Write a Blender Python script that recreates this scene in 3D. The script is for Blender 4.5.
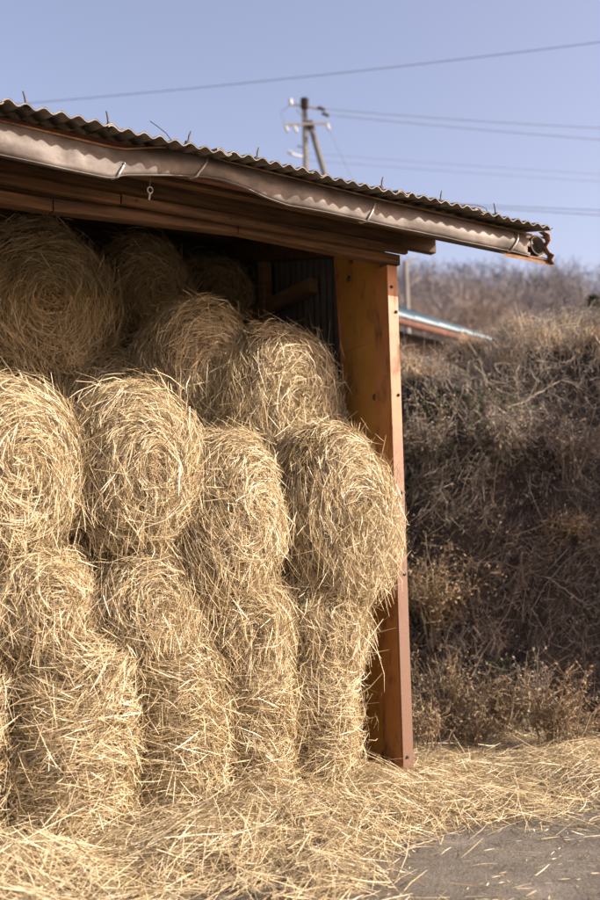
import bpy, bmesh, math, random
import numpy as np
from mathutils import Vector, Matrix

for o in list(bpy.data.objects):
    bpy.data.objects.remove(o)
scene = bpy.context.scene
COL = scene.collection

# ------------------------------------------------------------------ camera
CAM = np.array([-3.8, -4.55, 1.2])
YAW, PITCH, ROLL, FPX = math.radians(58), math.atan(0.125), math.radians(1.2), 1000.0
FH = np.array([math.cos(YAW), math.sin(YAW), 0.0])        # horizontal view direction
RT = np.array([math.sin(YAW), -math.cos(YAW), 0.0])       # to the right of it
UPZ = np.array([0, 0, 1.0])
_f = FH * math.cos(PITCH) + UPZ * math.sin(PITCH)
_u = -FH * math.sin(PITCH) + UPZ * math.cos(PITCH)
CR = RT * math.cos(ROLL) - _u * math.sin(ROLL)
CU = _u * math.cos(ROLL) + RT * math.sin(ROLL)
cd = bpy.data.cameras.new('camera')
cam = bpy.data.objects.new('camera', cd)
COL.objects.link(cam)
cam.matrix_world = Matrix(((CR[0], CU[0], -_f[0], CAM[0]), (CR[1], CU[1], -_f[1], CAM[1]),
                           (CR[2], CU[2], -_f[2], CAM[2]), (0, 0, 0, 1)))
cd.sensor_fit = 'VERTICAL'
cd.sensor_height = 36.0
cd.sensor_width = 24.0
cd.lens = 40.0
cd.clip_start = 0.05
cd.clip_end = 3000
cd.dof.use_dof = True
cd.dof.focus_distance = 5.0
cd.dof.aperture_fstop = 1.7
scene.camera = cam

# ------------------------------------------------------------------ world, sun, exposure
SUN_AZ, SUN_EL = math.radians(102), math.radians(27)       # azimuth measured to the right of the view
SH = FH * math.cos(SUN_AZ) + RT * math.sin(SUN_AZ)
SUN = Vector((SH[0] * math.cos(SUN_EL), SH[1] * math.cos(SUN_EL), math.sin(SUN_EL)))
world = bpy.data.worlds.new('World')
scene.world = world
world.use_nodes = True
wn = world.node_tree
for n in list(wn.nodes):
    wn.nodes.remove(n)
sky = wn.nodes.new('ShaderNodeTexSky')
sky.sky_type = 'NISHITA'
sky.sun_disc = False
sky.sun_elevation = SUN_EL
sky.sun_rotation = math.atan2(SH[0], SH[1])
sky.air_density = 1.0
sky.dust_density = 2.6
sky.ozone_density = 2.5
bg = wn.nodes.new('ShaderNodeBackground')
bg.inputs['Strength'].default_value = 0.14
wo = wn.nodes.new('ShaderNodeOutputWorld')
bal = wn.nodes.new('ShaderNodeMix')          # the photograph's white balance, the same all over the sky
bal.data_type = 'RGBA'; bal.blend_type = 'MULTIPLY'; bal.inputs[0].default_value = 1.0
bal.inputs[7].default_value = (1.68, 1.22, 1.07, 1)
wn.links.new(sky.outputs[0], bal.inputs[6])
wn.links.new(bal.outputs[2], bg.inputs['Color'])
wn.links.new(bg.outputs[0], wo.inputs['Surface'])
sl = bpy.data.lights.new('sun', 'SUN')
sl.energy = 5.0
sl.angle = math.radians(0.55)
sl.color = (1.0, 0.925, 0.80)
so = bpy.data.objects.new('sun', sl)
COL.objects.link(so)
so.rotation_euler = SUN.to_track_quat('Z', 'Y').to_euler()
so.location = (6, -6, 12)
scene.view_settings.view_transform = 'Standard'
scene.view_settings.look = 'None'
scene.view_settings.exposure = 0.78
scene.view_settings.gamma = 1.0
scene.render.engine = 'CYCLES'

# ------------------------------------------------------------------ helpers
def ray(px, py):
    return _f + CR * (px - 300) / FPX - CU * (py - 450) / FPX
def atY(px, py, Y):
    d = ray(px, py); return CAM + d * (Y - CAM[1]) / d[1]
def atX(px, py, X):
    d = ray(px, py); return CAM + d * (X - CAM[0]) / d[0]
def atD(px, py, D):                       # at horizontal distance D along the view
    d = ray(px, py); return CAM + d * D / (d @ FH)
def gnd(px, py, z=0.0):
    d = ray(px, py); return CAM + d * (z - CAM[2]) / d[2]
def dl(depth, lat, z=0.0):                # depth / lateral coordinates -> world
    p = CAM + FH * depth + RT * lat
    return np.array([p[0], p[1], z])

def tag(o, label=None, cat=None, group=None, kind=None):
    if label: o['label'] = label
    if cat: o['category'] = cat
    if group: o['group'] = group
    if kind: o['kind'] = kind
    return o
def empty(name, loc=(0, 0, 0), parent=None):
    o = bpy.data.objects.new(name, None)
    COL.objects.link(o)
    o.location = loc
    o.empty_display_size = 0.2
    if parent: o.parent = parent
    return o
def link(name, me, mat, parent=None, loc=None):
    o = bpy.data.objects.new(name, me)
    COL.objects.link(o)
    if mat is not None and len(me.materials) == 0:
        me.materials.append(mat)
    if parent: o.parent = parent
    if loc is not None: o.location = loc
    return o
def np_mesh(name, V, Q, col=None, smooth=False):
    """mesh from numpy arrays: V (n,3), Q (m,k) faces with k = 3 or 4"""
    V = np.asarray(V, dtype=np.float32); Q = np.asarray(Q, dtype=np.int32)
    me = bpy.data.meshes.new(name)
    me.vertices.add(len(V)); me.vertices.foreach_set('co', V.ravel())
    m, k = Q.shape
    me.loops.add(m * k); me.loops.foreach_set('vertex_index', Q.ravel())
    me.polygons.add(m)
    me.polygons.foreach_set('loop_start', np.arange(m, dtype=np.int32) * k)
    me.polygons.foreach_set('loop_total', np.full(m, k, dtype=np.int32))
    if smooth:
        me.polygons.foreach_set('use_smooth', np.ones(m, dtype=bool))
    me.update(calc_edges=True)
    if col is not None:
        a = me.attributes.new('tint', 'FLOAT_COLOR', 'POINT')
        c = np.ones((len(V), 4), dtype=np.float32); c[:, :3] = col
        a.data.foreach_set('color', c.ravel())
    return me
def unit(v):
    return v / np.maximum(np.linalg.norm(v, axis=-1, keepdims=True), 1e-9)
def noise3(P, seed=0, scale=1.0, octs=4):
    """cheap smooth noise from rotated sines, roughly -1..1"""
    rg = np.random.default_rng(seed)
    P = np.asarray(P, dtype=np.float64) * scale
    out = np.zeros(P.shape[:-1]); amp = 1.0; tot = 0
    for o in range(octs):
        for k in range(3):
            w = rg.normal(size=3); w /= np.linalg.norm(w)
            w2 = rg.normal(size=3); w2 /= np.linalg.norm(w2)
            out += amp * np.sin(P @ w * 6.283 * 2 ** o + 1.3 * np.sin(P @ w2 * 4.1 * 2 ** o + rg.random() * 6) + rg.random() * 6.28) / 3
        tot += amp; amp *= 0.55
    return out / tot * 1.6
def strips(P, T, N, L, W, bend, bendv, rg, rings=3, flat=0.35, taper=0.5):
    """bent, folded blades: P middle, T direction, N up, L length, W width,
    bend amount along bendv; each blade is a V-folded ribbon"""
    n = len(P)
    T = unit(T)
    B = unit(np.cross(T, N)); N2 = unit(np.cross(B, T))
    a = rg.uniform(0, 6.283, n)[:, None]
    S = B * np.cos(a) + N2 * np.sin(a)             # across
    A = -B * np.sin(a) + N2 * np.cos(a)            # fold direction
    V = np.zeros((n, rings, 3, 3))
    for i in range(rings):
        s = -1 + 2 * i / (rings - 1)
        c = P + T * (s * L / 2)[:, None] - bendv * ((s * s) * bend)[:, None]
        w = (W / 2 * (1 - taper * abs(s) ** 2))[:, None]
        V[:, i, 0] = c + S * w
        V[:, i, 1] = c + A * w * flat * 2
        V[:, i, 2] = c - S * w
    base = (np.arange(n) * rings * 3)[:, None]
    q = []
    for i in range(rings - 1):
        for j in range(2):
            q.append(np.stack([base[:, 0] + i * 3 + j, base[:, 0] + i * 3 + j + 1,
                               base[:, 0] + (i + 1) * 3 + j + 1, base[:, 0] + (i + 1) * 3 + j], axis=1))
    Q = np.concatenate(q)
    return V.reshape(-1, 3), Q
def rep(c, rings, k=3):
    return np.repeat(c, rings * k, axis=0)
def ribbons(P, T, N, L, W, bend, bendv, rg, rings=3, taper=0.5, roll=1.0):
    """bent flat blades with a slight twist along their length; roll spreads how they lie"""
    n = len(P)
    T = unit(T)
    B = unit(np.cross(T, N)); N2 = unit(np.cross(B, T))
    a = rg.normal(0, 0.9 * roll, n); tw = rg.normal(0, 0.35, n)
    V = np.zeros((n, rings, 2, 3))
    for i in range(rings):
        s = -1 + 2 * i / (rings - 1)
        aa = (a + tw * s)[:, None]
        S = B * np.cos(aa) + N2 * np.sin(aa)
        c = P + T * (s * L / 2)[:, None] - bendv * ((s * s) * bend)[:, None]
        w = (W / 2 * (1 - taper * abs(s) ** 2))[:, None]
        V[:, i, 0] = c + S * w; V[:, i, 1] = c - S * w
    base = np.arange(n) * rings * 2
    Q = np.concatenate([np.stack([base + i * 2, base + i * 2 + 1, base + i * 2 + 3, base + i * 2 + 2], axis=1) for i in range(rings - 1)])
    return V.reshape(-1, 3), Q
def polytube(pts, rad, sides=6):
    """tube along points with radius per point -> verts, quads"""
    pts = np.asarray(pts, float); n = len(pts)
    rad = np.broadcast_to(np.asarray(rad, float), (n,))
    T = unit(np.gradient(pts, axis=0))
    ref = np.array([0.13, 0.27, 1.0])
    if abs(np.mean(T @ unit(ref))) > 0.9: ref = np.array([1.0, 0.2, 0.1])
    B = unit(np.cross(T, ref)); N = np.cross(B, T)
    ang = np.arange(sides) * 2 * math.pi / sides
    V = pts[:, None] + rad[:, None, None] * (B[:, None] * np.cos(ang)[None, :, None] + N[:, None] * np.sin(ang)[None, :, None])
    Q = []
    for i in range(n - 1):
        for j in range(sides):
            k = (j + 1) % sides
            Q.append((i * sides + j, i * sides + k, (i + 1) * sides + k, (i + 1) * sides + j))
    # caps as fans of quads (pairs)
    for e in (0, n - 1):
        for j in range(1, sides - 1, 2):
            k2 = (j + 2) % sides
            Q.append((e * sides, e * sides + j, e * sides + j + 1, e * sides + k2 if k2 else e * sides + j + 1)
                     if k2 else (e * sides, e * sides + j, e * sides + j + 1, e * sides + j + 1))
    Q = [q if len(set(q)) == 4 else None for q in Q]
    Q = [q for q in Q if q]
    return V.reshape(-1, 3), np.array(Q)
def merge(parts):
    Vs, Qs, o = [], [], 0
    for V, Q in parts:
        Vs.append(V); Qs.append(np.asarray(Q) + o); o += len(V)
    return np.concatenate(Vs), np.concatenate(Qs)
def box_mesh(name, x0, x1, y0, y1, z0, z1, bevel=0.004, jit=0.0, seg=1, seed=0):
    bm = bmesh.new()
    bmesh.ops.create_cube(bm, size=1)
    for v in bm.verts:
        v.co = Vector((x0 + (v.co.x + .5) * (x1 - x0), y0 + (v.co.y + .5) * (y1 - y0), z0 + (v.co.z + .5) * (z1 - z0)))
    if bevel:
        bmesh.ops.bevel(bm, geom=list(bm.edges), offset=bevel, segments=1, affect='EDGES')
    me = bpy.data.meshes.new(name); bm.to_mesh(me); bm.free()
    return me
def bar_mesh(name, a, b, w, h, bevel=0.003):
    """rectangular bar from a to b, width w (horizontal), height h"""
    a, b = Vector(a), Vector(b); L = (b - a).length
    me = box_mesh(name, -w / 2, w / 2, 0, L, -h / 2, h / 2, bevel)
    d = (b - a).normalized(); r = d.cross(Vector((0, 0, 1)))
    r = r.normalized() if r.length > 1e-4 else Vector((1, 0, 0))
    u = r.cross(d)
    me.transform(Matrix(((r.x, d.x, u.x, a.x), (r.y, d.y, u.y, a.y), (r.z, d.z, u.z, a.z), (0, 0, 0, 1))))
    return me

# ------------------------------------------------------------------ materials
def new_mat(name):
    m = bpy.data.materials.new(name); m.use_nodes = True
    nt = m.node_tree; b = nt.nodes['Principled BSDF']
    return m, nt, b
def nd(nt, t, **kw):
    n = nt.nodes.new(t)
    for k, v in kw.items():
        if k in n.inputs: n.inputs[k].default_value = v
        else: setattr(n, k, v)
    return n
def ramp(nt, fac, stops):
    r = nt.nodes.new('ShaderNodeValToRGB')
    el = r.color_ramp.elements
    while len(el) < len(stops): el.new(0.5)
    for e, (p, c) in zip(el, stops):
        e.position = p; e.color = (*c, 1)
    nt.links.new(fac, r.inputs['Fac'])
    return r
def coords(nt, kind='Object', scale=(1, 1, 1)):
    tc = nt.nodes.new('ShaderNodeTexCoord'); mp = nt.nodes.new('ShaderNodeMapping')
    mp.inputs['Scale'].default_value = scale
    nt.links.new(tc.outputs[kind], mp.inputs['Vector'])
    return mp.outputs[0]
def noise_mat(name, stops, scale=5.0, detail=6.0, rough=0.7, bump=0.2, bscale=40.0, stretch=(1, 1, 1), metal=0.0, spec=0.4, bdist=0.01):
    m, nt, b = new_mat(name)
    v = coords(nt, scale=stretch)
    n = nd(nt, 'ShaderNodeTexNoise', Scale=scale, Detail=detail, Roughness=0.62)
    nt.links.new(v, n.inputs['Vector'])
    r = ramp(nt, n.outputs['Fac'], stops)
    nt.links.new(r.outputs[0], b.inputs['Base Color'])
    b.inputs['Roughness'].default_value = rough
    b.inputs['Metallic'].default_value = metal
    b.inputs['Specular IOR Level'].default_value = spec
    if bump:
        n2 = nd(nt, 'ShaderNodeTexNoise', Scale=bscale, Detail=6.0, Roughness=0.6)
        nt.links.new(v, n2.inputs['Vector'])
        bp = nd(nt, 'ShaderNodeBump', Strength=bump, Distance=bdist)
        nt.links.new(n2.outputs['Fac'], bp.inputs['Height'])
        nt.links.new(bp.outputs[0], b.inputs['Normal'])
    return m
def tint_mat(name, rough=0.6, spec=0.25, transl=0.0):
    m, nt, b = new_mat(name)
    a = nt.nodes.new('ShaderNodeAttribute'); a.attribute_name = 'tint'
    nt.links.new(a.outputs['Color'], b.inputs['Base Color'])
    b.inputs['Roughness'].default_value = rough
    b.inputs['Specular IOR Level'].default_value = spec
    if transl:
        t = nt.nodes.new('ShaderNodeBsdfTranslucent'); mx = nt.nodes.new('ShaderNodeMixShader')
        mx.inputs[0].default_value = transl
        nt.links.new(a.outputs['Color'], t.inputs['Color'])
        nt.links.new(b.outputs[0], mx.inputs[1]); nt.links.new(t.outputs[0], mx.inputs[2])
        nt.links.new(mx.outputs[0], nt.nodes['Material Output'].inputs['Surface'])
    return m

M = {}
M['straw'] = tint_mat('straw', 0.42, 0.5, 0.10)
M['straw_core'] = noise_mat('straw_core', [(0.3, (0.075, 0.05, 0.024)), (0.5, (0.17, 0.12, 0.058)), (0.75, (0.30, 0.22, 0.115))],
                            scale=26, rough=0.9, bump=0.9, bscale=70, stretch=(1, 1, 1), bdist=0.02)  # core darkened: shade between the straws put into the colour
M['dry'] = tint_mat('dry_stems', 0.8, 0.15, 0.1)
M['twig'] = tint_mat('twigs', 0.85, 0.15)
M['leaf'] = tint_mat('leaf', 0.65, 0.25, 0.2)
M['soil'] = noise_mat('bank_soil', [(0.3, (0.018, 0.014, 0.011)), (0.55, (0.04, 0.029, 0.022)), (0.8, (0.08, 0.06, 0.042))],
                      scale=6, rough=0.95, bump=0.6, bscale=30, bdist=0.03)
M['ground'] = noise_mat('dirt_ground', [(0.3, (0.14, 0.11, 0.08)), (0.6, (0.22, 0.18, 0.13)), (0.8, (0.3, 0.25, 0.18))],
                        scale=2.5, rough=0.95, bump=0.4, bscale=40)
M['hill'] = noise_mat('hill_floor', [(0.3, (0.07, 0.062, 0.062)), (0.6, (0.11, 0.097, 0.095)), (0.8, (0.15, 0.13, 0.12))],
                      scale=0.12, rough=1.0, bump=0.0)  # cooled grey stands in for distance haze
M['timber'] = noise_mat('old_timber', [(0.3, (0.022, 0.011, 0.005)), (0.5, (0.075, 0.037, 0.013)), (0.75, (0.16, 0.08, 0.028))],
                        scale=7, rough=0.75, bump=0.35, bscale=35, stretch=(0.5, 6, 6))
M['girt_timber'] = noise_mat('lit_timber', [(0.3, (0.13, 0.08, 0.045)), (0.7, (0.25, 0.16, 0.09))], scale=7, rough=0.8, bump=0.3, stretch=(6, 0.5, 6))  # timber lightened so its colour carries the light on girts and studs
M['red_board'] = noise_mat('red_brown_board', [(0.3, (0.09, 0.035, 0.022)), (0.6, (0.17, 0.065, 0.04)), (0.85, (0.25, 0.11, 0.07))],
                           scale=6, rough=0.7, bump=0.25, stretch=(0.5, 5, 5))
M['asbestos'] = noise_mat('grey_corrugated_sheet', [(0.25, (0.09, 0.08, 0.07)), (0.5, (0.21, 0.19, 0.165)), (0.68, (0.32, 0.29, 0.25)), (0.85, (0.42, 0.36, 0.24))],
                          scale=9, rough=0.85, bump=0.35, bscale=60)
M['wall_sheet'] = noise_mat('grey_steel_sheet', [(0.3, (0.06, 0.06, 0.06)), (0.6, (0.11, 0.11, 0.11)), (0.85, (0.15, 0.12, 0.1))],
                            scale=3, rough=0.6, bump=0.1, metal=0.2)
M['dark_metal'] = noise_mat('dark_iron', [(0.3, (0.03, 0.026, 0.024)), (0.7, (0.09, 0.065, 0.05))], scale=20, rough=0.7, bump=0.1)
M['galv'] = noise_mat('galvanised_strap', [(0.3, (0.36, 0.34, 0.32)), (0.7, (0.55, 0.53, 0.5))], scale=30, rough=0.5, bump=0.1, metal=0.3)
M['concrete_pole'] = noise_mat('concrete_pole', [(0.3, (0.11, 0.10, 0.09)), (0.7, (0.18, 0.165, 0.15))], scale=4, rough=0.9, bump=0.1)
M['insulator'] = noise_mat('porcelain', [(0.4, (0.42, 0.4, 0.38)), (0.6, (0.55, 0.53, 0.5))], scale=4, rough=0.35, bump=0)
M['wire'] = noise_mat('wire', [(0.4, (0.10, 0.10, 0.12)), (0.6, (0.16, 0.16, 0.18))], scale=4, rough=0.6, bump=0)
M['blue_roof'] = noise_mat('pale_blue_roof', [(0.3, (0.19, 0.27, 0.31)), (0.7, (0.27, 0.345, 0.385))], scale=2, rough=0.85, bump=0.05)
M['plaster'] = noise_mat('brown_wall', [(0.3, (0.10, 0.075, 0.06)), (0.7, (0.16, 0.12, 0.09))], scale=3, rough=0.9, bump=0.1)
M['glass'], _nt, _b = new_mat('dark_glass')
_b.inputs['Base Color'].default_value = (0.03, 0.035, 0.04, 1); _b.inputs['Roughness'].default_value = 0.08
M['rust_gutter'] = noise_mat('rusty_gutter_lip', [(0.3, (0.16, 0.07, 0.03)), (0.55, (0.36, 0.2, 0.1)), (0.8, (0.5, 0.36, 0.24))], scale=12, rough=0.75, bump=0.3, bscale=50)

def gutter_mat():
    m, nt, b = new_mat('weathered_gutter')
    v = coords(nt)
    n1 = nd(nt, 'ShaderNodeTexNoise', Scale=5.0, Detail=8.0, Roughness=0.65); nt.links.new(v, n1.inputs['Vector'])
    r1 = ramp(nt, n1.outputs['Fac'], [(0.3, (0.06, 0.05, 0.042)), (0.48, (0.125, 0.107, 0.093)), (0.72, (0.235, 0.21, 0.19))])
    v2 = coords(nt, scale=(2.2, 3, 6))
    n2 = nd(nt, 'ShaderNodeTexNoise', Scale=2.0, Detail=8.0, Roughness=0.7); nt.links.new(v2, n2.inputs['Vector'])
    r2 = ramp(nt, n2.outputs['Fac'], [(0.45, (0, 0, 0)), (0.72, (1, 1, 1))])
    mx = nd(nt, 'ShaderNodeMix'); mx.data_type = 'RGBA'
    nt.links.new(r2.outputs[0], mx.inputs[0]); nt.links.new(r1.outputs[0], mx.inputs[6])
    mx.inputs[7].default_value = (0.07, 0.05, 0.038, 1)
    nt.links.new(mx.outputs[2], b.inputs['Base Color'])
    b.inputs['Roughness'].default_value = 0.6; b.inputs['Metallic'].default_value = 0.1
    n3 = nd(nt, 'ShaderNodeTexNoise', Scale=16.0, Detail=5.0); nt.links.new(v, n3.inputs['Vector'])
    bp = nd(nt, 'ShaderNodeBump', Strength=0.25, Distance=0.012)
    nt.links.new(n3.outputs['Fac'], bp.inputs['Height']); nt.links.new(bp.outputs[0], b.inputs['Normal'])
    return m
M['gutter'] = gutter_mat()

def steel_paint(name, paint, paint2, rust, amount, streak=(4, 4, 1.6), primer=None):
    """old paint with rust: cloudy paint tone, vertical rust streaks and specks"""
    m, nt, b = new_mat(name)
    v = coords(nt)
    n1 = nd(nt, 'ShaderNodeTexNoise', Scale=3.0, Detail=7.0, Roughness=0.65); nt.links.new(v, n1.inputs['Vector'])
    r1 = ramp(nt, n1.outputs['Fac'], [(0.35, paint), (0.68, paint2)])
    base = r1.outputs[0]
    if primer:                                 # paint worn off to the primer on the lower part
        tc = nt.nodes.new('ShaderNodeTexCoord'); sx = nt.nodes.new('ShaderNodeSeparateXYZ'); nt.links.new(tc.outputs['Object'], sx.inputs[0])
        n5 = nd(nt, 'ShaderNodeTexNoise', Scale=4.0, Detail=8.0, Roughness=0.7); nt.links.new(v, n5.inputs['Vector'])
        m5 = nd(nt, 'ShaderNodeMath', operation='MULTIPLY_ADD'); nt.links.new(n5.outputs['Fac'], m5.inputs[0]); m5.inputs[1].default_value = 2.4
        nt.links.new(sx.outputs['Z'], m5.inputs[2])
        mr = nd(nt, 'ShaderNodeMapRange'); mr.inputs['From Min'].default_value = 3.45; mr.inputs['From Max'].default_value = 2.7
        nt.links.new(m5.outputs[0], mr.inputs['Value'])
        mp5 = nd(nt, 'ShaderNodeMix'); mp5.data_type = 'RGBA'
        nt.links.new(mr.outputs[0], mp5.inputs[0]); nt.links.new(base, mp5.inputs[6]); mp5.inputs[7].default_value = (*primer, 1)
        base = mp5.outputs[2]
    v2 = coords(nt, scale=streak)
    n2 = nd(nt, 'ShaderNodeTexNoise', Scale=2.2, Detail=9.0, Roughness=0.72); nt.links.new(v2, n2.inputs['Vector'])
    r2 = ramp(nt, n2.outputs['Fac'], [(0.62 - amount, (0, 0, 0)), (0.74 - amount * 0.6, (1, 1, 1))])
    n4 = nd(nt, 'ShaderNodeTexNoise', Scale=60.0, Detail=4.0, Roughness=0.7); nt.links.new(v, n4.inputs['Vector'])
    r4 = ramp(nt, n4.outputs['Fac'], [(0.62, (0, 0, 0)), (0.72, (0.8, 0.8, 0.8))])
    ad = nd(nt, 'ShaderNodeMath', operation='MAXIMUM')
    nt.links.new(r2.outputs[0], ad.inputs[0]); nt.links.new(r4.outputs[0], ad.inputs[1])
    mx = nd(nt, 'ShaderNodeMix'); mx.data_type = 'RGBA'
    nt.links.new(ad.outputs[0], mx.inputs[0]); nt.links.new(base, mx.inputs[6]); mx.inputs[7].default_value = (*rust, 1)
    nt.links.new(mx.outputs[2], b.inputs['Base Color'])
    rr = nd(nt, 'ShaderNodeMapRange'); rr.inputs['To Min'].default_value = 0.5; rr.inputs['To Max'].default_value = 0.85
    nt.links.new(ad.outputs[0], rr.inputs['Value']); nt.links.new(rr.outputs[0], b.inputs['Roughness'])
    bp = nd(nt, 'ShaderNodeBump', Strength=0.3, Distance=0.004)
    nt.links.new(n4.outputs['Fac'], bp.inputs['Height']); nt.links.new(bp.outputs[0], b.inputs['Normal'])
    return m
M['ochre_plate'] = steel_paint('ochre_steel_plate', (0.33, 0.155, 0.03), (0.43, 0.215, 0.048), (0.15, 0.055, 0.02), 0.08)
M['rust_post'] = steel_paint('rusty_orange_post', (0.27, 0.112, 0.04), (0.37, 0.16, 0.056), (0.16, 0.07, 0.04), 0.09, primer=(0.15, 0.082, 0.052))

def concrete_mat():
    m, nt, b = new_mat('worn_concrete')
    v = coords(nt)
    n1 = nd(nt, 'ShaderNodeTexNoise', Scale=3.4, Detail=12.0, Roughness=0.78); nt.links.new(v, n1.inputs['Vector'])
    r1 = ramp(nt, n1.outputs['Fac'], [(0.32, (0.085, 0.072, 0.055)), (0.5, (0.17, 0.15, 0.12)), (0.68, (0.27, 0.242, 0.20))])
    vo = nd(nt, 'ShaderNodeTexVoronoi', Scale=110.0); nt.links.new(v, vo.inputs['Vector'])
    r2 = ramp(nt, vo.outputs['Distance'], [(0.1, (0.4, 0.38, 0.36)), (0.45, (1, 1, 1))])
    mx = nd(nt, 'ShaderNodeMix'); mx.data_type = 'RGBA'; mx.blend_type = 'MULTIPLY'; mx.inputs[0].default_value = 0.8
    nt.links.new(r1.outputs[0], mx.inputs[6]); nt.links.new(r2.outputs[0], mx.inputs[7])
    nt.links.new(mx.outputs[2], b.inputs['Base Color'])
    b.inputs['Roughness'].default_value = 0.9
    n2 = nd(nt, 'ShaderNodeTexNoise', Scale=55.0, Detail=8.0, Roughness=0.7); nt.links.new(v, n2.inputs['Vector'])
    bp = nd(nt, 'ShaderNodeBump', Strength=0.9, Distance=0.02)
    nt.links.new(n2.outputs['Fac'], bp.inputs['Height']); nt.links.new(bp.outputs[0], b.inputs['Normal'])
    return m
M['concrete'] = concrete_mat()

# ------------------------------------------------------------------ ground, bank, hill
def grid_mesh(name, A, B, nu, nv, fn, smooth=True, skip=None):
    """grid over parameters u in A, v in B; fn(u,v)-> (…,3)"""
    u = np.linspace(A[0], A[1], nu); v = np.linspace(B[0], B[1], nv)
    Ug, Vg = np.meshgrid(u, v, indexing='ij')
    P = fn(Ug, Vg)
    idx = np.arange(nu * nv).reshape(nu, nv)
    Q = np.stack([idx[:-1, :-1], idx[1:, :-1], idx[1:, 1:], idx[:-1, 1:]], axis=-1).reshape(-1, 4)
    if skip is not None:
        keep = ~skip(P.reshape(-1, 3)[Q].mean(axis=1))
        Q = Q[keep]
    return np_mesh(name, P.reshape(-1, 3), Q, smooth=smooth)

g = link('ground', np_mesh('ground', [(-1500, -1500, -0.012), (1500, -1500, -0.012), (1500, 1500, -0.012), (-1500, 1500, -0.012)], [(0, 1, 2, 3)]), M['ground'])
tag(g, 'bare brown earth under the shed and yard', 'ground', kind='structure')

def apron_fn(U, V):
    P = np.stack([U, V, np.zeros_like(U)], axis=-1)
    P[..., 2] = 0.012 * noise3(P, 5, 0.55, 3) + 0.004 * noise3(P, 6, 2.5, 2) - 0.0
    return P
ap = link('concrete_apron', grid_mesh('concrete_apron', (-7, 5), (-6.2, -0.35), 120, 60, apron_fn), M['concrete'])
tag(ap, 'worn grey concrete apron in front of the shed', 'pavement', kind='structure')

def smin(a, b, k):
    h = np.clip(0.5 + 0.5 * (b - a) / k, 0, 1)
    return b * (1 - h) + a * h - k * h * (1 - h)
def sstep(x):
    x = np.clip(x, 0, 1); return x * x * (3 - 2 * x)
def bank_h(depth, lat):
    """height of the terrain beside and behind the shed, in depth/lateral coordinates"""
    X = CAM[0] + FH[0] * depth + RT[0] * lat
    Y = CAM[1] + FH[1] * depth + RT[1] * lat
    P = np.stack([X, Y, np.zeros_like(X)], axis=-1)
    wob = 0.30 * noise3(P, 11, 0.35, 3)
    # the foot comes nearer farther right: unseen bulge, shaped to shade the face
    foot = 7.35 - 1.2 * sstep((lat - 3.3) / 1.3) + wob
    d = smin(depth - foot, (X - 0.42) * 1.1, 0.35)
    top = 3.20 + 0.10 * lat + 0.25 * sstep((lat - 3.4) / 1.2) + 0.16 * noise3(P, 13, 0.3, 2)
    run = 1.55
    h = top * np.clip(d / run, 0, 1) ** 0.8
    h = top * (0.82 * sstep(d / run) + 0.18 * np.clip(d / (run * 1.6), 0, 1))
    lump = 0.30 * noise3(np.stack([X, Y, h], -1), 17, 0.8, 3)
    return h + lump * sstep(d / 0.5) * (1 - 0.6 * sstep((d - 2.0) / 1.0)) - 0.05 * (d < 0) 
def bank_pt(depth, lat):
    P = np.zeros(depth.shape + (3,))
    P[..., 0] = CAM[0] + FH[0] * depth + RT[0] * lat
    P[..., 1] = CAM[1] + FH[1] * depth + RT[1] * lat
    P[..., 2] = bank_h(depth, lat)
    return P
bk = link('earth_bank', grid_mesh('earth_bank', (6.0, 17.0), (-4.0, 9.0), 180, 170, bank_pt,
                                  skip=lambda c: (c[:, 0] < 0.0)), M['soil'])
tag(bk, 'steep earth bank beside the shed under dead vines', 'bank', kind='structure')

def hill_fn(D, L):
    P = np.zeros(D.shape + (3,))
    P[..., 0] = CAM[0] + FH[0] * D + RT[0] * L
    P[..., 1] = CAM[1] + FH[1] * D + RT[1] * L
    ridge = 34.0 - 0.05 * L * (L > 0) + 2.2 * noise3(np.stack([L, L * 0, L * 0], -1), 3, 0.011, 3)
    z = -0.2 + 3.3 * sstep((D - 13.5) / 3.5) + 0.5 * sstep((D - 17) / 15) + (ridge - 3.6) * sstep((D - 28) / 105) - 8 * sstep((D - 140) / 120)
    z = z + 0.5 * noise3(np.stack([D, L, L * 0], -1), 8, 0.05, 3) * sstep((D - 25) / 20)
    P[..., 2] = z
    return P
hl = link('hill', grid_mesh('hill', (13.5, 300), (-260, 260), 130, 160, hill_fn, skip=lambda c: (c[:, 0] < -400)), M['hill'])
tag(hl, 'brown wooded hillside rising behind the yard', 'hill', kind='structure')

# ------------------------------------------------------------------ the shed
shed = empty('hay_shed', (-0.3, 0, 0))
tag(shed, 'open-fronted straw shed with rusty orange post, grey corrugated roof and bent gutter', 'shed')
SO = np.array([-0.3, 0, 0])
def sp(name, me, mat, parent=None):
    """a part of the shed (mesh given in world coordinates)"""
    me.transform(Matrix.Translation((0.3, 0, 0)))
    return link(name, me, mat, parent or shed)

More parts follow.
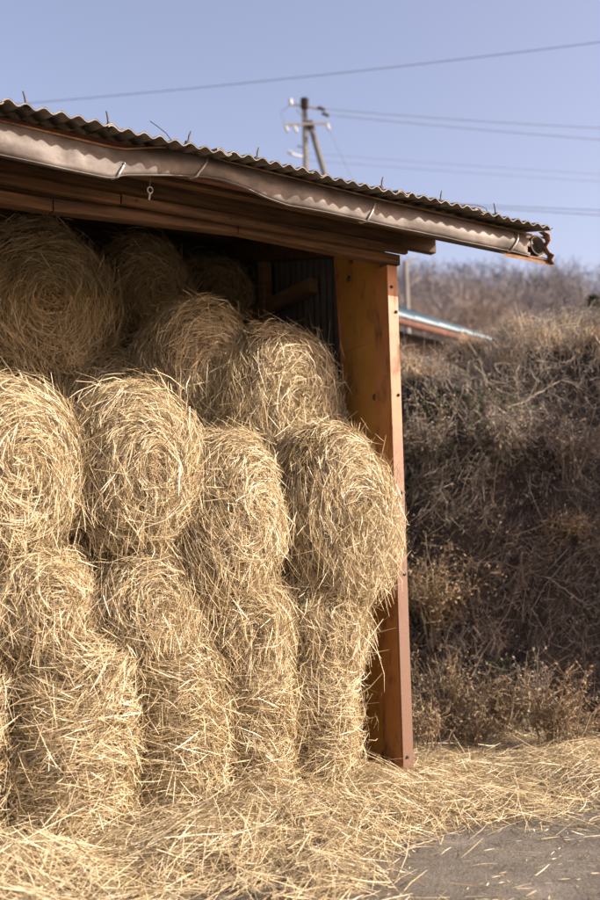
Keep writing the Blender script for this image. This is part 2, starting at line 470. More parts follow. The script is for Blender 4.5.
# roof: corrugated sheets, each its own part
SLOPE = 0.25
EY, EZ = -0.468, 3.208               # eave edge of the sheets (underside)
PITCH_W, AMP = 0.078, 0.0105
def sheet(x0, waves, y0, y1, dz, seed):
    rg = np.random.default_rng(seed)
    nx = waves * 8 + 1; ny = 7
    xs = np.linspace(x0, x0 + waves * PITCH_W, nx)
    ys = np.linspace(y0, y1, ny)
    X, Y = np.meshgrid(xs, ys, indexing='ij')
    Z = EZ + (Y - EY) * SLOPE + AMP * np.sin((X - x0) / PITCH_W * 2 * math.pi) + AMP + dz
    Y = Y.copy()
    Y[:, 0] += 0.006 * noise3(np.stack([X[:, 0] * 3, X[:, 0] * 0, X[:, 0] * 0], -1), seed, 2.0, 3)   # chipped edge
    top = np.stack([X, Y, Z + 0.007], -1).reshape(-1, 3); bot = np.stack([X, Y, Z], -1).reshape(-1, 3)
    idx = np.arange(nx * ny).reshape(nx, ny); o = nx * ny
    q = np.stack([idx[:-1, :-1], idx[1:, :-1], idx[1:, 1:], idx[:-1, 1:]], -1).reshape(-1, 4)
    Q = [q, q[:, ::-1] + o]
    for a in (idx[:, 0], idx[:, -1], idx[0, :], idx[-1, :]):
        Q.append(np.stack([a[:-1], a[1:], a[1:] + o, a[:-1] + o], -1))
    return np_mesh('roof_sheet', np.concatenate([top, bot]), np.concatenate(Q))
rs = random.Random(4)
x = 0.575
k = 0
WV = 8
while x > -6.2:
    x0 = x - WV * PITCH_W
    sp('roof_sheet', sheet(x0, WV, EY + rs.uniform(-0.008, 0.008), 1.75, 0.004 + (k % 2) * 0.0085, 40 + k), M['asbestos'])
    sp('roof_sheet', sheet(x0, WV, 1.6, 3.75, 0.024 + (k % 2) * 0.0085, 80 + k), M['asbestos'])
    x = x0 + PITCH_W
    k += 1
# hook bolts standing up out of the crests
for (px, py) in ((27, 93), (109, 108), (187, 136), (256, 149), (381, 184), (440, 197), (496, 210)):
    p = atY(px, py, -0.44)
    zb = EZ + (-0.44 - EY) * SLOPE + 0.02
    ln = rs.uniform(-0.012, 0.012)
    V, Q = merge([polytube([(p[0], -0.44, zb - 0.02), (p[0] + ln, -0.44, zb + 0.048), (p[0] + ln * 2, -0.44, zb + 0.075)], [0.0045, 0.0045, 0.003], 6),
                  polytube([(p[0], -0.44, zb - 0.003), (p[0], -0.44, zb + 0.02)], [0.016, 0.011], 8)])
    sp('hook_bolt', np_mesh('hook_bolt', V, Q), M['dark_metal'])
# a springy bit of wire left on the roof
wp = [atY(px, py, -0.25) for px, py in ((448, 206), (462, 204), (477, 205), (486, 208), (488, 214))]
V, Q = polytube(wp, 0.0025, 5)
sp('loose_wire', np_mesh('loose_wire', V, Q), M['dark_metal'])
wp = [atY(px, py, -0.25) for px, py in ((150, 121), (157, 126), (166, 133), (174, 144))]
V, Q = polytube(wp, 0.0025, 5)
sp('loose_wire', np_mesh('loose_wire', V, Q), M['dark_metal'])

def along(x0, x1, y0, y1, z0, z1, name, mat, bevel=0.004):
    return sp(name, box_mesh(name, x0, x1, y0, y1, z0, z1, bevel), mat)
def roof_z(y): return EZ + (y - EY) * SLOPE
# eave board, purlins, front beams
along(-6.1, 0.60, -0.285, -0.245, 3.15, roof_z(-0.285) - 0.004, 'fascia_board', M['red_board'])
along(-6.1, 0.52, -0.16, -0.11, 3.16, roof_z(-0.16) - 0.004, 'purlin', M['timber'])
for y in (0.55, 1.2, 1.9, 2.6, 3.3):
    along(-6.1, 0.52, y, y + 0.06, roof_z(y) - 0.10, roof_z(y) - 0.004, 'purlin', M['timber'])
along(-6.1, -0.235, -0.045, 0.045, 3.115, 3.215, 'front_beam', M['timber'])
# lower members: old, sagging and pieced together
sp('front_beam', bar_mesh('front_beam', (-6.1, -0.065, 3.07), (-2.02, -0.062, 3.055), 0.035, 0.05), M['timber'])
sp('front_beam', bar_mesh('front_beam', (-2.012, -0.060, 3.062), (-0.225, -0.058, 3.083), 0.035, 0.045), M['timber'])
sp('front_beam', bar_mesh('front_beam', (-6.1, 0.02, 2.93), (-2.34, 0.02, 2.99), 0.07, 0.06), M['timber'])
sp('front_beam', bar_mesh('front_beam', (-2.335, 0.02, 2.992), (-1.33, 0.02, 3.052), 0.07, 0.06), M['timber'])
sp('front_beam', bar_mesh('front_beam', (-1.325, 0.02, 3.056), (-0.24, 0.02, 3.036), 0.074, 0.062), M['timber'])
for xb in (-2.1, -1.93, -1.4, -1.24, -0.5):      # nail heads
    V, Q = polytube([(xb, -0.084, 3.066), (xb, -0.077, 3.066)], 0.006, 8)
    sp('nail', np_mesh('nail', V, Q), M['dark_metal'])
along(-6.1, -0.10, -0.065, 0.05, 3.225, roof_z(-0.065) - 0.004, 'wall_plate', M['timber'])
# rafters
for xr in (-0.30, -2.72, -5.1):
    me = bar_mesh('rafter', (xr, 0.10, roof_z(0.10) - 0.18), (xr, 3.4, roof_z(3.4) - 0.18), 0.10, 0.14)
    sp('rafter', me, M['timber'])

# the post: front box section with bolts, and behind it the tapered plate
def quad_prism(name, pts_bottom, pts_top, bevel=0.004):
    bm = bmesh.new()
    b = [bm.verts.new(p) for p in pts_bottom]; t = [bm.verts.new(p) for p in pts_top]
    n = len(b)
    bm.faces.new(b[::-1]); bm.faces.new(t)
    for i in range(n):
        bm.faces.new((b[i], b[(i + 1) % n], t[(i + 1) % n], t[i]))
    bmesh.ops.recalc_face_normals(bm, faces=bm.faces)
    if bevel: bmesh.ops.bevel(bm, geom=list(bm.edges), offset=bevel, segments=2, affect='EDGES')
    me = bpy.data.meshes.new(name); bm.to_mesh(me); bm.free()
    return me
PX0, PX1 = -0.328, -0.252
# flange facing the yard, with its lip
post = sp('post', quad_prism('post', [(PX0, 0, -0.01), (PX1, 0, -0.01), (PX1, 0.012, -0.01), (PX0, 0.012, -0.01)],
                             [(PX0, 0, 3.0), (PX1, 0, 3.0), (PX1, 0.012, 3.0), (PX0, 0.012, 3.0)], 0.003), M['rust_post'])
sp('post_side', quad_prism('post_side', [(PX0 + 0.002, 0.0125, -0.01), (PX0 + 0.012, 0.0125, -0.01), (PX0 + 0.012, 0.185, -0.01), (PX0 + 0.002, 0.185, -0.01)],
                           [(PX0 + 0.002, 0.0125, 3.0), (PX0 + 0.012, 0.0125, 3.0), (PX0 + 0.012, 0.15, 3.0), (PX0 + 0.002, 0.15, 3.0)], 0.002),
   steel_paint('dark_rust_side', (0.30, 0.12, 0.035), (0.38, 0.17, 0.05), (0.11, 0.04, 0.02), 0.12))
PXP = -0.306
yb, yt = atX(369, 760, PXP)[1], atX(336, 258, PXP)[1]
print('plate depth', yb, yt)
plate = sp('web_plate', quad_prism('web_plate', [(PXP, 0.10, -0.01), (PXP + 0.012, 0.10, -0.01), (PXP + 0.012, yb, -0.01), (PXP, yb, -0.01)],
                                   [(PXP, 0.115, 3.28), (PXP + 0.012, 0.115, 3.28), (PXP + 0.012, yt, 3.28), (PXP, yt, 3.28)], 0.002), M['ochre_plate'])
sp('back_flange', quad_prism('back_flange', [(PXP - 0.012, yb + 0.001, -0.01), (PXP + 0.06, yb + 0.001, -0.01), (PXP + 0.06, yb + 0.013, -0.01), (PXP - 0.012, yb + 0.013, -0.01)],
                             [(PXP - 0.012, yt + 0.001, 3.28), (PXP + 0.06, yt + 0.001, 3.28), (PXP + 0.06, yt + 0.013, 3.28), (PXP - 0.012, yt + 0.013, 3.28)], 0.002), M['rust_post'])
# weld seam across the plate
zs = atX(365, 345, PXP)[2]
sp('weld_seam', box_mesh('weld_seam', PXP - 0.002, PXP + 0.004, 0.125, yt - 0.03, zs - 0.002, zs + 0.002, 0.001), M['rust_post'])
def bolt(c, n, r, parent):
    c = np.array(c, float); n = np.array(n, float)
    V, Q = merge([polytube([c - n * 0.004, c + n * 0.0035], [r * 1.5, r * 1.45], 12), polytube([c, c + n * 0.011], [r, r * 0.9], 6)])
    return sp('bolt', np_mesh('bolt', V, Q), M['dark_metal'], parent)
for px, py in ((390, 287), (395, 312), (397, 395), (401, 492), (403.5, 574), (406, 757)):
    p = atY(px + 1.5, py, 0.0); bolt((min(max(p[0], PX0 + .02), PX1 - .02), 0, p[2]), (0, -1, 0), 0.007, post)
for px, py in ((349, 279), (375, 397), (384, 755), (352, 262), (373, 262)):
    p = atX(px, py, PXP); bolt((PXP, p[1], p[2]), (-1, 0, 0), 0.014 if py != 262 else 0.009, plate)

# gable wall: corrugated steel sheets on girts
def wall_sheet(axis, a0, a1, fixed, z0, ztop, seed, pitch=0.076, amp=0.009):
    n = max(2, int(round((a1 - a0) / pitch * 6))) + 1
    a = np.linspace(a0, a1, n)
    off = amp * np.clip(1.6 * np.sin(a / pitch * 2 * math.pi), -1, 1)
    V = []
    for zz in (0, 1):
        z = np.full(n, z0) if zz == 0 else ztop(a)
        P = np.stack([fixed + off, a, z], -1) if axis == 'y' else np.stack([a, fixed + off, z], -1)
        V.append(P)
    V = np.concatenate(V); i = np.arange(n - 1)
    return np_mesh('wall_sheet', V, np.stack([i, i + 1, i + 1 + n, i + n], -1))
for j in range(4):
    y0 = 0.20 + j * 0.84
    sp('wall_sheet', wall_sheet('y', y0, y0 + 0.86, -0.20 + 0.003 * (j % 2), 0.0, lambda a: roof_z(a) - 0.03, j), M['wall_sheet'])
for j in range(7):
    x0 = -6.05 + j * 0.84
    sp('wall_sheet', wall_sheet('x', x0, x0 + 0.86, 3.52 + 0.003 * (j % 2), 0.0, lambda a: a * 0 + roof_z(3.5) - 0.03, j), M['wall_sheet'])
for j in range(5):  # unseen left end wall, added to keep the inside dark
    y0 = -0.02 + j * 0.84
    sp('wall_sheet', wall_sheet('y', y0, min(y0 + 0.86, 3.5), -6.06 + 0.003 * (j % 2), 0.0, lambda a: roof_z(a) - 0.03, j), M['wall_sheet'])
zg = atX(300, 293, -0.24)[2]
for z in (zg, zg - 0.95, zg - 1.9):
    along(-0.29, -0.222, 0.90, 3.5, z - 0.05, z + 0.05, 'girt', M['girt_timber'])
along(-0.30, -0.228, 1.5, 1.58, 0.0, roof_z(1.5) - 0.12, 'stud', M['girt_timber'])
along(-0.30, -0.228, 2.4, 2.48, 0.0, roof_z(2.4) - 0.12, 'stud', M['girt_timber'])
# inner timber post whose head shows under the beam at far left
pl, pr = atY(-6, 205, 1.55), atY(45, 205, 1.55)
along(pl[0], pr[0], 1.55, 1.70, 0.0, roof_z(1.55) - 0.11, 'inner_post', M['timber'])

# gutter: lofted along the eave, dented by snow
GT = [(-60, 104), (0, 118), (60, 132), (110, 144), (127, 147), (145, 146), (165, 145), (180, 147), (200, 152), (260, 167), (320, 182), (380, 197), (460, 216), (520, 230), (549, 237)]
GB = [(-60, 144), (0, 157), (60, 170), (100, 178), (114, 180), (121, 176), (150, 176), (180, 176), (205, 177), (222, 180), (247, 188), (268, 198), (290, 206), (323, 213), (380, 225), (460, 243), (516, 254), (532, 258)]
GYF = -0.345
tx = np.array([atY(a, b, GYF) for a, b in GT]); bx_ = np.array([atY(a, b, GYF + 0.005) for a, b in GB])
GX1 = tx[-1, 0]
gx = np.concatenate([np.linspace(-6.1, tx[0, 0], 12)[:-1], np.linspace(tx[0, 0], GX1, 150)])
zt = np.interp(gx, tx[:, 0], tx[:, 2]); zb = np.interp(gx, bx_[:, 0], bx_[:, 2])
zt = np.where(gx < tx[0, 0], tx[0, 2], zt); zb = np.where(gx < tx[0, 0], bx_[0, 2], zb)
ker = np.array([1, 2, 1]) / 4
zt = np.convolve(np.pad(zt, 1, 'edge'), ker, 'valid'); zb = np.convolve(np.pad(zb, 1, 'edge'), ker, 'valid')
PN = 15
GV = []
bulge = 0.030 + 0.010 * noise3(np.stack([gx, gx * 0, gx * 0], -1), 21, 0.9, 3)
dent = 0.012 * noise3(np.stack([gx, gx * 0 + 3, gx * 0], -1), 22, 1.7, 3) + 0.014 * (np.abs(noise3(np.stack([gx, gx * 0 + 7, gx * 0], -1), 25, 2.2, 2)) - 0.4)
for i in range(PN):
    s = i / (PN - 1)
    if s <= 0.6:                          # outer face, lip to lowest edge
        q = s / 0.6
        y = GYF + 0.028 - bulge * math.sin(min(1, q * 1.15) * math.pi * 0.62) * 1.6 + dent * math.sin(q * math.pi) + 0.02 * q * q
        z = zt + (zb - zt) * q
    else:                                 # bottom and back, rising to the fascia
        q = (s - 0.6) / 0.4
        y = GYF + 0.048 - bulge * 0.75 * 1.6 * (1 - q) * 0.35 + q * 0.035 + 0.0 * gx
        y = np.minimum(y, -0.288)
        z = zb + (zt - zb) * (0.06 + 0.9 * q * q)
    GV.append(np.stack([gx, np.broadcast_to(y, gx.shape), z], -1))
GV = np.array(GV)                         # (PN, n, 3)
n = len(gx)
idx = np.arange(PN * n).reshape(PN, n)
GQ = np.stack([idx[:-1, :-1], idx[1:, :-1], idx[1:, 1:], idx[:-1, 1:]], -1).reshape(-1, 4)
GQ = GQ[(GV.reshape(-1, 3)[GQ].mean(axis=1)[:, 0] < atY(529, 245, GYF)[0] + 0.03 * np.sin(GV.reshape(-1, 3)[GQ].mean(axis=1)[:, 2] * 60)) | (np.arange(len(GQ)) // (n - 1) >= 9)]
gme = np_mesh('gutter', GV.reshape(-1, 3), GQ, smooth=True)
gut = sp('gutter', gme, M['gutter'])
sm = gut.modifiers.new('thick', 'SOLIDIFY'); sm.thickness = 0.0025
V, Q = polytube(GV[0], 0.006, 6); sp('rolled_lip', np_mesh('rolled_lip', V, Q), M['rust_gutter'], gut)
ib = int(round(0.6 * (PN - 1)))
V, Q = polytube(GV[ib] + np.array([0, -0.002, -0.002]), 0.0032, 6); sp('folded_edge', np_mesh('folded_edge', V, Q), M['gutter'], gut)
# straps
for px in (197, 366, 508, 118):
    X = atY(px, 200, GYF)[0]
    i = int(np.argmin(abs(gx - X)))
    pts = []
    for j in range(ib + 3, 2 if px != 118 else 4, -1):
        pp = GV[j, i] + np.array([0.010 * (ib - j), -0.006 if j <= ib else 0, -0.004 if j >= ib else 0]); pts.append(pp)
    pts.append(pts[-1] + np.array([0.003, 0.002, 0.012])); pts.append(pts[-1] + np.array([-0.002, 0.02, 0.006]))
    pts = np.array(pts)
    V, Q = polytube(pts, 0.0065, 4)
    sp('gutter_strap', np_mesh('gutter_strap', V, Q), M['galv'], gut)
# rusted flap and open outlet at the far end
fa, fb, fc, fd = atY(504, 256, GYF - .01), atY(553, 266, GYF - .01), atY(551, 259, GYF + .02), atY(506, 250, GYF + .02)
bm = bmesh.new()
vs = [bm.verts.new(p) for p in (fa, fb, fc, fd)]
f_ = bm.faces.new(vs); bmesh.ops.solidify(bm, geom=[f_], thickness=0.006)
me = bpy.data.meshes.new('rusted_flap'); bm.to_mesh(me); bm.free()
sp('rusted_flap', me, M['rust_gutter'], gut)
oc = atY(536, 246, GYF + 0.01)
ang = np.linspace(0, 2 * math.pi, 17)[:-1]
rings = []
for (dy, r) in ((0.06, 0.050), (-0.010, 0.052), (-0.016, 0.056), (-0.016, 0.047), (0.045, 0.042), (0.05, 0.0005)):
    rings.append(np.stack([oc[0] + r * np.cos(ang) * 1.1, np.full(16, oc[1] + dy), oc[2] + r * np.sin(ang) * 1.15], -1))
V = np.concatenate(rings); Q = []
for i in range(len(rings) - 1):
    for j in range(16):
        kx = (j + 1) % 16; Q.append((i * 16 + j, i * 16 + kx, (i + 1) * 16 + kx, (i + 1) * 16 + j))
sp('outlet', np_mesh('outlet', V, np.array(Q), smooth=True), M['dark_metal'], gut)
# curled tin at the torn end
edge = [(544, 231), (550, 234), (551, 241), (547, 247), (550, 252), (555, 255), (552, 260), (555, 264)]
rows = []
for k_, (px, py) in enumerate(edge):
    rows.append([atY(px - 5 - 2 * (k_ % 2), py + 1, GYF + 0.03), atY(px, py, GYF - 0.03 + 0.01 * math.sin(k_ * 2.1))])
V = np.array(rows).reshape(-1, 3)
Q = np.array([(2 * i, 2 * i + 1, 2 * i + 3, 2 * i + 2) for i in range(len(edge) - 1)])
te = sp('torn_end', np_mesh('torn_end', V, Q, smooth=True), M['rust_gutter'], gut)
te.modifiers.new('thick', 'SOLIDIFY').thickness = 0.004
# a small iron ring hanging under the eave
rc = atY(150, 190, -0.2)
pts = [rc + np.array([0.014 * math.cos(a), 0, 0.016 * math.sin(a)]) for a in np.linspace(0, 6.2, 13)]
V, Q = merge([polytube(pts, 0.0035, 5), polytube([rc + np.array([0, 0, -0.016]), rc + np.array([-0.006, 0, -0.05])], 0.005, 6),
              polytube([rc + np.array([0, 0, 0.016]), rc + np.array([0.0, 0.0, 0.09])], 0.0025, 5)])
sp('hanging_ring', np_mesh('hanging_ring', V, Q), M['galv'])

# ------------------------------------------------------------------ straw bales
PAL = np.array([(0.52, 0.425, 0.255), (0.60, 0.50, 0.325), (0.43, 0.335, 0.185), (0.69, 0.60, 0.425), (0.35, 0.265, 0.14),
                (0.48, 0.375, 0.20), (0.26, 0.19, 0.10), (0.57, 0.475, 0.30)])
PW = np.array([0.17, 0.16, 0.15, 0.13, 0.13, 0.12, 0.08, 0.08])  # extra dark and pale straws imitate shadows and highlights in the colour
def straw_colors(rg, n, tint=(1, 1, 1)):
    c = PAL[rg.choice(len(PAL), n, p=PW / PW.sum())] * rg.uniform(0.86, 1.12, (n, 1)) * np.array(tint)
    return np.clip(c, 0, 0.85)

def bale(label, c, rx, rz, length, yaw=0.0, tilt=0.0, standing=False, n=7000, seed=0, tint=(1, 1, 1), group=None, messy=1.1, drape=0.09):
    n = int(n * 1.75)
    """one roll of straw; its axis is the local y axis (or z when standing); c is the centre of the near end (or of the base)"""
    rg = np.random.default_rng(seed)
    H = length / 2
    lean_ = rg.normal(0, 0.09)
    # local frame -> world
    if standing:
        E = np.array([[1, 0, 0], [0, 0, 1], [0, -1, 0]], float)   # local (x, axis, z) rows in world
        ex, ea, ez = np.array([1., 0, 0]), np.array([0, 0, 1.]), np.array([0, -1., 0])
        centre = np.array(c, float) + np.array([0, 0, H])
    else:
        ex = np.array([math.cos(yaw), math.sin(yaw), 0]); ea = np.array([-math.sin(yaw), math.cos(yaw), 0]); ez = np.array([0, 0, 1.])
        ea2 = ea * math.cos(tilt) + ez * math.sin(tilt); ez = ez * math.cos(tilt) - ea * math.sin(tilt); ea = ea2
        centre = np.array(c, float) + ea * H
    def shape(phi, a):
        """radial size at angle and axial position a (-1..1): rounded shoulders, lumps"""
        sh = (1 - np.abs(a) ** 7 * 0.22)
        q = np.stack([np.cos(phi), np.sin(phi), a * 0.8], -1)
        return sh * (1 + (0.085 if not standing else 0.06) * noise3(q, seed + 5, 0.33, 2) + 0.03 * noise3(q, seed + 6, 0.9, 2))
    def surf(phi, a, rho):
        s = shape(phi, a) * rho
        lx = rx * s * np.cos(phi); lz = rz * s * np.sin(phi)
        if not standing:
            lx = lx * (1 - 0.10 * lz / rz) + lean_ * lz
            lz = np.where(lz < 0, lz * 0.94, lz)
        la = a * H
        return lx, la, lz
    def to_w(lx, la, lz):
        return lx[..., None] * ex + la[..., None] * ea + lz[..., None] * ez
    def dome(rho): return 0.07 * (1 - rho ** 2)
    # core
    ph = np.linspace(0, 2 * math.pi, 33)[:-1]
    prof = [(-1, 0.02), (-1, 0.25), (-1, 0.5), (-1, 0.75), (-0.99, 0.92), (-0.9, 1), (-0.6, 1), (-0.2, 1), (0.2, 1), (0.6, 1), (0.9, 1), (0.99, 0.92), (1, 0.6), (1, 0.02)]
    V = []
    for a, rho in prof:
        aa = np.full(32, a); lx, la, lz = surf(ph, aa, np.full(32, rho * 0.965))
        la = la * 0.97 + np.sign(a) * (dome(rho) if abs(a) > 0.95 else 0) * 0.9
        V.append(to_w(lx, la, lz))
    V = np.concatenate(V); Q = []
    for i in range(len(prof) - 1):
        for j in range(32):
            k2 = (j + 1) % 32; Q.append((i * 32 + j, i * 32 + k2, (i + 1) * 32 + k2, (i + 1) * 32 + j))
    root = empty('straw_bale', tuple(np.array([centre[0], centre[1], centre[2] - (H if standing else rz)])))
    off = centre - np.array(root.location)
    tag(root, label, 'straw bale', group or 'straw bales stacked in the shed')
    link('core', np_mesh('core', V + off, np.array(Q), smooth=True), M['straw_core'], root)
    if n == 0: return root
    # straws
    m = int(n * 1.9)
    area_end = math.pi * rx * rz; area_lat = 2 * math.pi * (rx + rz) / 2 * length
    p_end = area_end / (area_end * 2 + area_lat) * 1.15
    u = rg.random(m)
    isend = u < 2 * p_end
    sgn = np.where(u < p_end, -1.0, 1.0)
    phi = rg.uniform(0, 2 * math.pi, m)
    rho = np.where(isend, np.sqrt(rg.random(m)), 1.0)
    a = np.where(isend, sgn, rg.uniform(-1, 1, m))
    lx, la, lz = surf(phi, a, rho)
    # windings of the roll: shallow grooves on the end faces
    groove = 0.016 * np.sin(rho * 26 + phi + seed) * isend
    la = la + sgn * (dome(rho) + groove) * isend
    P = to_w(lx, la, lz)
    # normals
    nl = unit(np.stack([np.cos(phi) / rx, np.zeros(m), np.sin(phi) / rz], -1))
    shoulder = np.where(isend, np.clip((rho - 0.8) / 0.2, 0, 1) ** 2 * 0.8, 0)
    nl = np.where(isend[:, None], np.stack([0 * a, sgn, 0 * a], -1) + shoulder[:, None] * nl, nl)
    edge = np.where(~isend, np.clip((np.abs(a) - 0.75) / 0.25, 0, 1) * np.sign(a), 0)
    nl[:, 1] += edge * 0.7
    nl = unit(nl)
    N = nl[:, :1] * ex + nl[:, 1:2] * ea + nl[:, 2:] * ez
    # keep mostly what can be seen from the yard
    tocam = unit(CAM - (centre + P))
    vis = (N * tocam).sum(1)
    keep = (vis > -0.25) | (N[:, 2] > 0.35) | (rg.random(m) < 0.10)
    P, N, phi, rho, a, isend, nl = P[keep], N[keep], phi[keep], rho[keep], a[keep], isend[keep], nl[keep]
    m = min(len(P), n)
    P, N, phi, rho, isend = P[:m], N[:m], phi[:m], rho[:m], isend[:m]
    # direction: wound round the axis, disturbed
    tl = np.stack([-np.sin(phi) * rx, np.zeros(m), np.cos(phi) * rz], -1); tl = unit(tl)
    T = tl[:, :1] * ex + tl[:, 1:2] * ea + tl[:, 2:] * ez
    Bn = unit(np.cross(N, T))
    # coherent swirls + individual disorder
    sw = 0.62 * messy * noise3(P + centre, seed + 9, 1.5, 3)
    ja = rg.normal(0, 0.27 * messy, m) + sw + np.where(rg.random(m) < 0.13, rg.uniform(-1.6, 1.6, m), 0)
    cen = isend & (rho < 0.22)
    ja = np.where(cen, rg.uniform(-3, 3, m), ja)
    outt = rg.normal(0, 0.13 * messy, m) + np.where(rg.random(m) < 0.085, rg.uniform(0, 1.1, m), 0) + np.where(cen, rg.uniform(0.1, 0.9, m), 0)
    T = unit(T * np.cos(ja)[:, None] + Bn * np.sin(ja)[:, None] + N * outt[:, None])
    L = np.clip(rg.lognormal(math.log(0.105), 0.42, m), 0.035, 0.26)
    L = np.where(cen, L * 0.6, L)
    W = rg.uniform(0.0022, 0.0056, m)
    lift = rg.normal(0.004, 0.013, m) + np.where(rg.random(m) < 0.12, rg.exponential(0.022, m), 0)
    lift += 0.020 * noise3(P + centre, seed + 31, 4.0, 2)
    P = P + N * (lift + np.abs(outt) * L * 0.35)[:, None]
    R = np.where(isend, np.maximum(rho, 0.3), 1.0) * (rx + rz) / 2
    bend = (L / 2) ** 2 / (2 * R) * np.abs(np.cos(ja)) + rg.normal(0, 0.006, m)
    # bend towards the axis
    inw = np.stack([np.cos(phi) * rx, np.zeros(m), np.sin(phi) * rz], -1); inw = unit(inw)
    BV = inw[:, :1] * ex + inw[:, 1:2] * ea + inw[:, 2:] * ez
    BV = unit(BV + 0.5 * rg.normal(size=(m, 3)))
    col = straw_colors(rg, m, tint)
    # droopy straws hanging from the lower rim and out of the gaps
    nd_ = int(m * drape)
    if nd_:
        low = np.nonzero((P @ ez < 0.1 * rz) | standing)[0]
        k3 = rg.choice(low, nd_)
        Pd = P[k3] + N[k3] * rg.uniform(0.0, 0.035, (nd_, 1)) + np.array([0, 0, -0.05])
        Td = unit(np.stack([rg.normal(0, 0.45, nd_), rg.normal(-0.1, 0.35, nd_), -np.ones(nd_)], -1))
        P = np.concatenate([P, Pd]); T = np.concatenate([T, Td]); N = np.concatenate([N, N[k3]])
        L = np.concatenate([L, rg.uniform(0.08, 0.24, nd_)]); W = np.concatenate([W, rg.uniform(0.0022, 0.0045, nd_)])
        bend = np.concatenate([bend, rg.uniform(0.0, 0.03, nd_)]); BV = np.concatenate([BV, N[k3]]); col = np.concatenate([col, straw_colors(rg, nd_, tint)])
    V, Q = ribbons(P + off, T, N, L, W, bend, BV, rg, 3)
    s = link('straw', np_mesh('straw', V, Q, rep(col, 3, 2)), M['straw'], root)
    tag(s, kind='stuff')
    return root

def bale_px(label, box, Yend, length, **kw):
    """size a lying roll from where its near end stands: box = (x0, y0, x1, y1) seen at the plane Y = Yend"""
    x0, y0, x1, y1 = box
    cx, cy = (x0 + x1) / 2, (y0 + y1) / 2
    L_, R_ = atY(x0, cy, Yend), atY(x1, cy, Yend)
    T_, B_ = atY(cx, y0, Yend), atY(cx, y1, Yend)
    c = ((L_[0] + R_[0]) / 2, Yend, (T_[2] + B_[2]) / 2)
    print(label[:40], 'c', [round(float(v), 2) for v in c], 'rx', round(float(R_[0] - L_[0]) / 2, 2), 'rz', round(float(T_[2] - B_[2]) / 2, 2))
    return bale(label, c, (R_[0] - L_[0]) / 2, (T_[2] - B_[2]) / 2, length, **kw)

LF = 0.66
# third tier, in the sun
bale_px('sunlit straw roll at left edge on the third tier', (-62, 380, 92, 556), -0.10, LF, yaw=0.05, seed=1, n=9000)
bale_px('sunlit straw roll with clear spiral end, second from left on the third tier', (86, 386, 208, 560), -0.12, LF, yaw=-0.04, seed=2, n=10500)
bale_px('slumped straw roll with small round eye, third from left, below the half-shaded roll', (190, 428, 293, 606), -0.16, LF, yaw=0.22, tilt=-0.06, seed=3, n=10500, drape=0.1)
bale_px('rightmost sunlit straw roll leaning against the rusty post', (299, 425, 402, 612), -0.16, LF - 0.06, yaw=-0.05, tilt=-0.05, seed=4, n=10500, drape=0.12)
# second tier
bale_px('flattened straw roll at left edge in the second tier', (-14, 538, 104, 662), -0.06, LF, yaw=0.05, seed=5, n=7500, messy=1.3, drape=0.1)
bale_px('loose straw roll in second tier under the spiral-ended roll', (98, 545, 214, 668), -0.10, LF, seed=6, n=7500, messy=1.4, drape=0.1)
bale_px('squashed straw roll in second tier, third from left', (208, 572, 300, 680), -0.08, LF, seed=7, n=7000, messy=1.5, drape=0.16)
bale_px('squashed straw roll in second tier nearest the rusty post', (286, 570, 372, 672), -0.06, LF, seed=8, n=7000, messy=1.5, drape=0.16)
# bottom tier: rolls standing on end
def stand(label, x0, x1, ytop, Y, r, n=8500, **kw):
    cx = (x0 + x1) / 2
    p0, p1 = atY(x0, 720, Y), atY(x1, 720, Y)
    top = atY(cx, ytop, Y - r * 0.6)[2]
    print(label[:40], 'r', round(float(p1[0] - p0[0]) / 2, 3), 'top', round(float(top), 2))
    return bale(label, ((p0[0] + p1[0]) / 2, Y + 0.02, 0.0), (p1[0] - p0[0]) / 2, r, top, standing=True, n=n, **kw)
stand('upright straw roll cut off by the left edge in the bottom row', -112, 6, 655, 0.10, 0.27, seed=10, n=4500, messy=1.55)
stand('upright straw roll second from left in the bottom row', 10, 132, 648, 0.06, 0.28, seed=11, n=10000, messy=1.55)
stand('upright straw roll third from left in the bottom row', 130, 218, 640, 0.08, 0.26, seed=12, n=9000, messy=1.55)
stand('upright straw roll fourth from left in the bottom row', 212, 284, 640, 0.10, 0.25, seed=13, n=8500, messy=1.55)
stand('upright straw roll in the bottom row nearest the rusty post', 278, 347, 636, 0.10, 0.24, seed=14, n=8500, messy=1.55, drape=0.08)
# fourth tier, set back under the roof; tints add some of its shade
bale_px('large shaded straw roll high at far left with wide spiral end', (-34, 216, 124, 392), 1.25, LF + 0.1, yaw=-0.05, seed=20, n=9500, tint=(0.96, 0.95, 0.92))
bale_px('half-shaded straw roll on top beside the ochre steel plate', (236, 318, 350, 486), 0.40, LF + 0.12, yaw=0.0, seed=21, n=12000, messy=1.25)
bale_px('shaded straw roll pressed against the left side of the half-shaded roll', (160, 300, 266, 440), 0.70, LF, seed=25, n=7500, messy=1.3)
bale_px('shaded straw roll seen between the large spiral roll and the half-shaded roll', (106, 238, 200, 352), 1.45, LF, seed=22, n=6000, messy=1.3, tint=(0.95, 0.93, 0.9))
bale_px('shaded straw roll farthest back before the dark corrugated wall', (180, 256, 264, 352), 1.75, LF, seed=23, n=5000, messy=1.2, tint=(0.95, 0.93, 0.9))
bale_px('low shaded straw roll half hidden behind the sunlit third tier', (60, 350, 180, 470), 1.15, LF, seed=24, n=5500, messy=1.3)

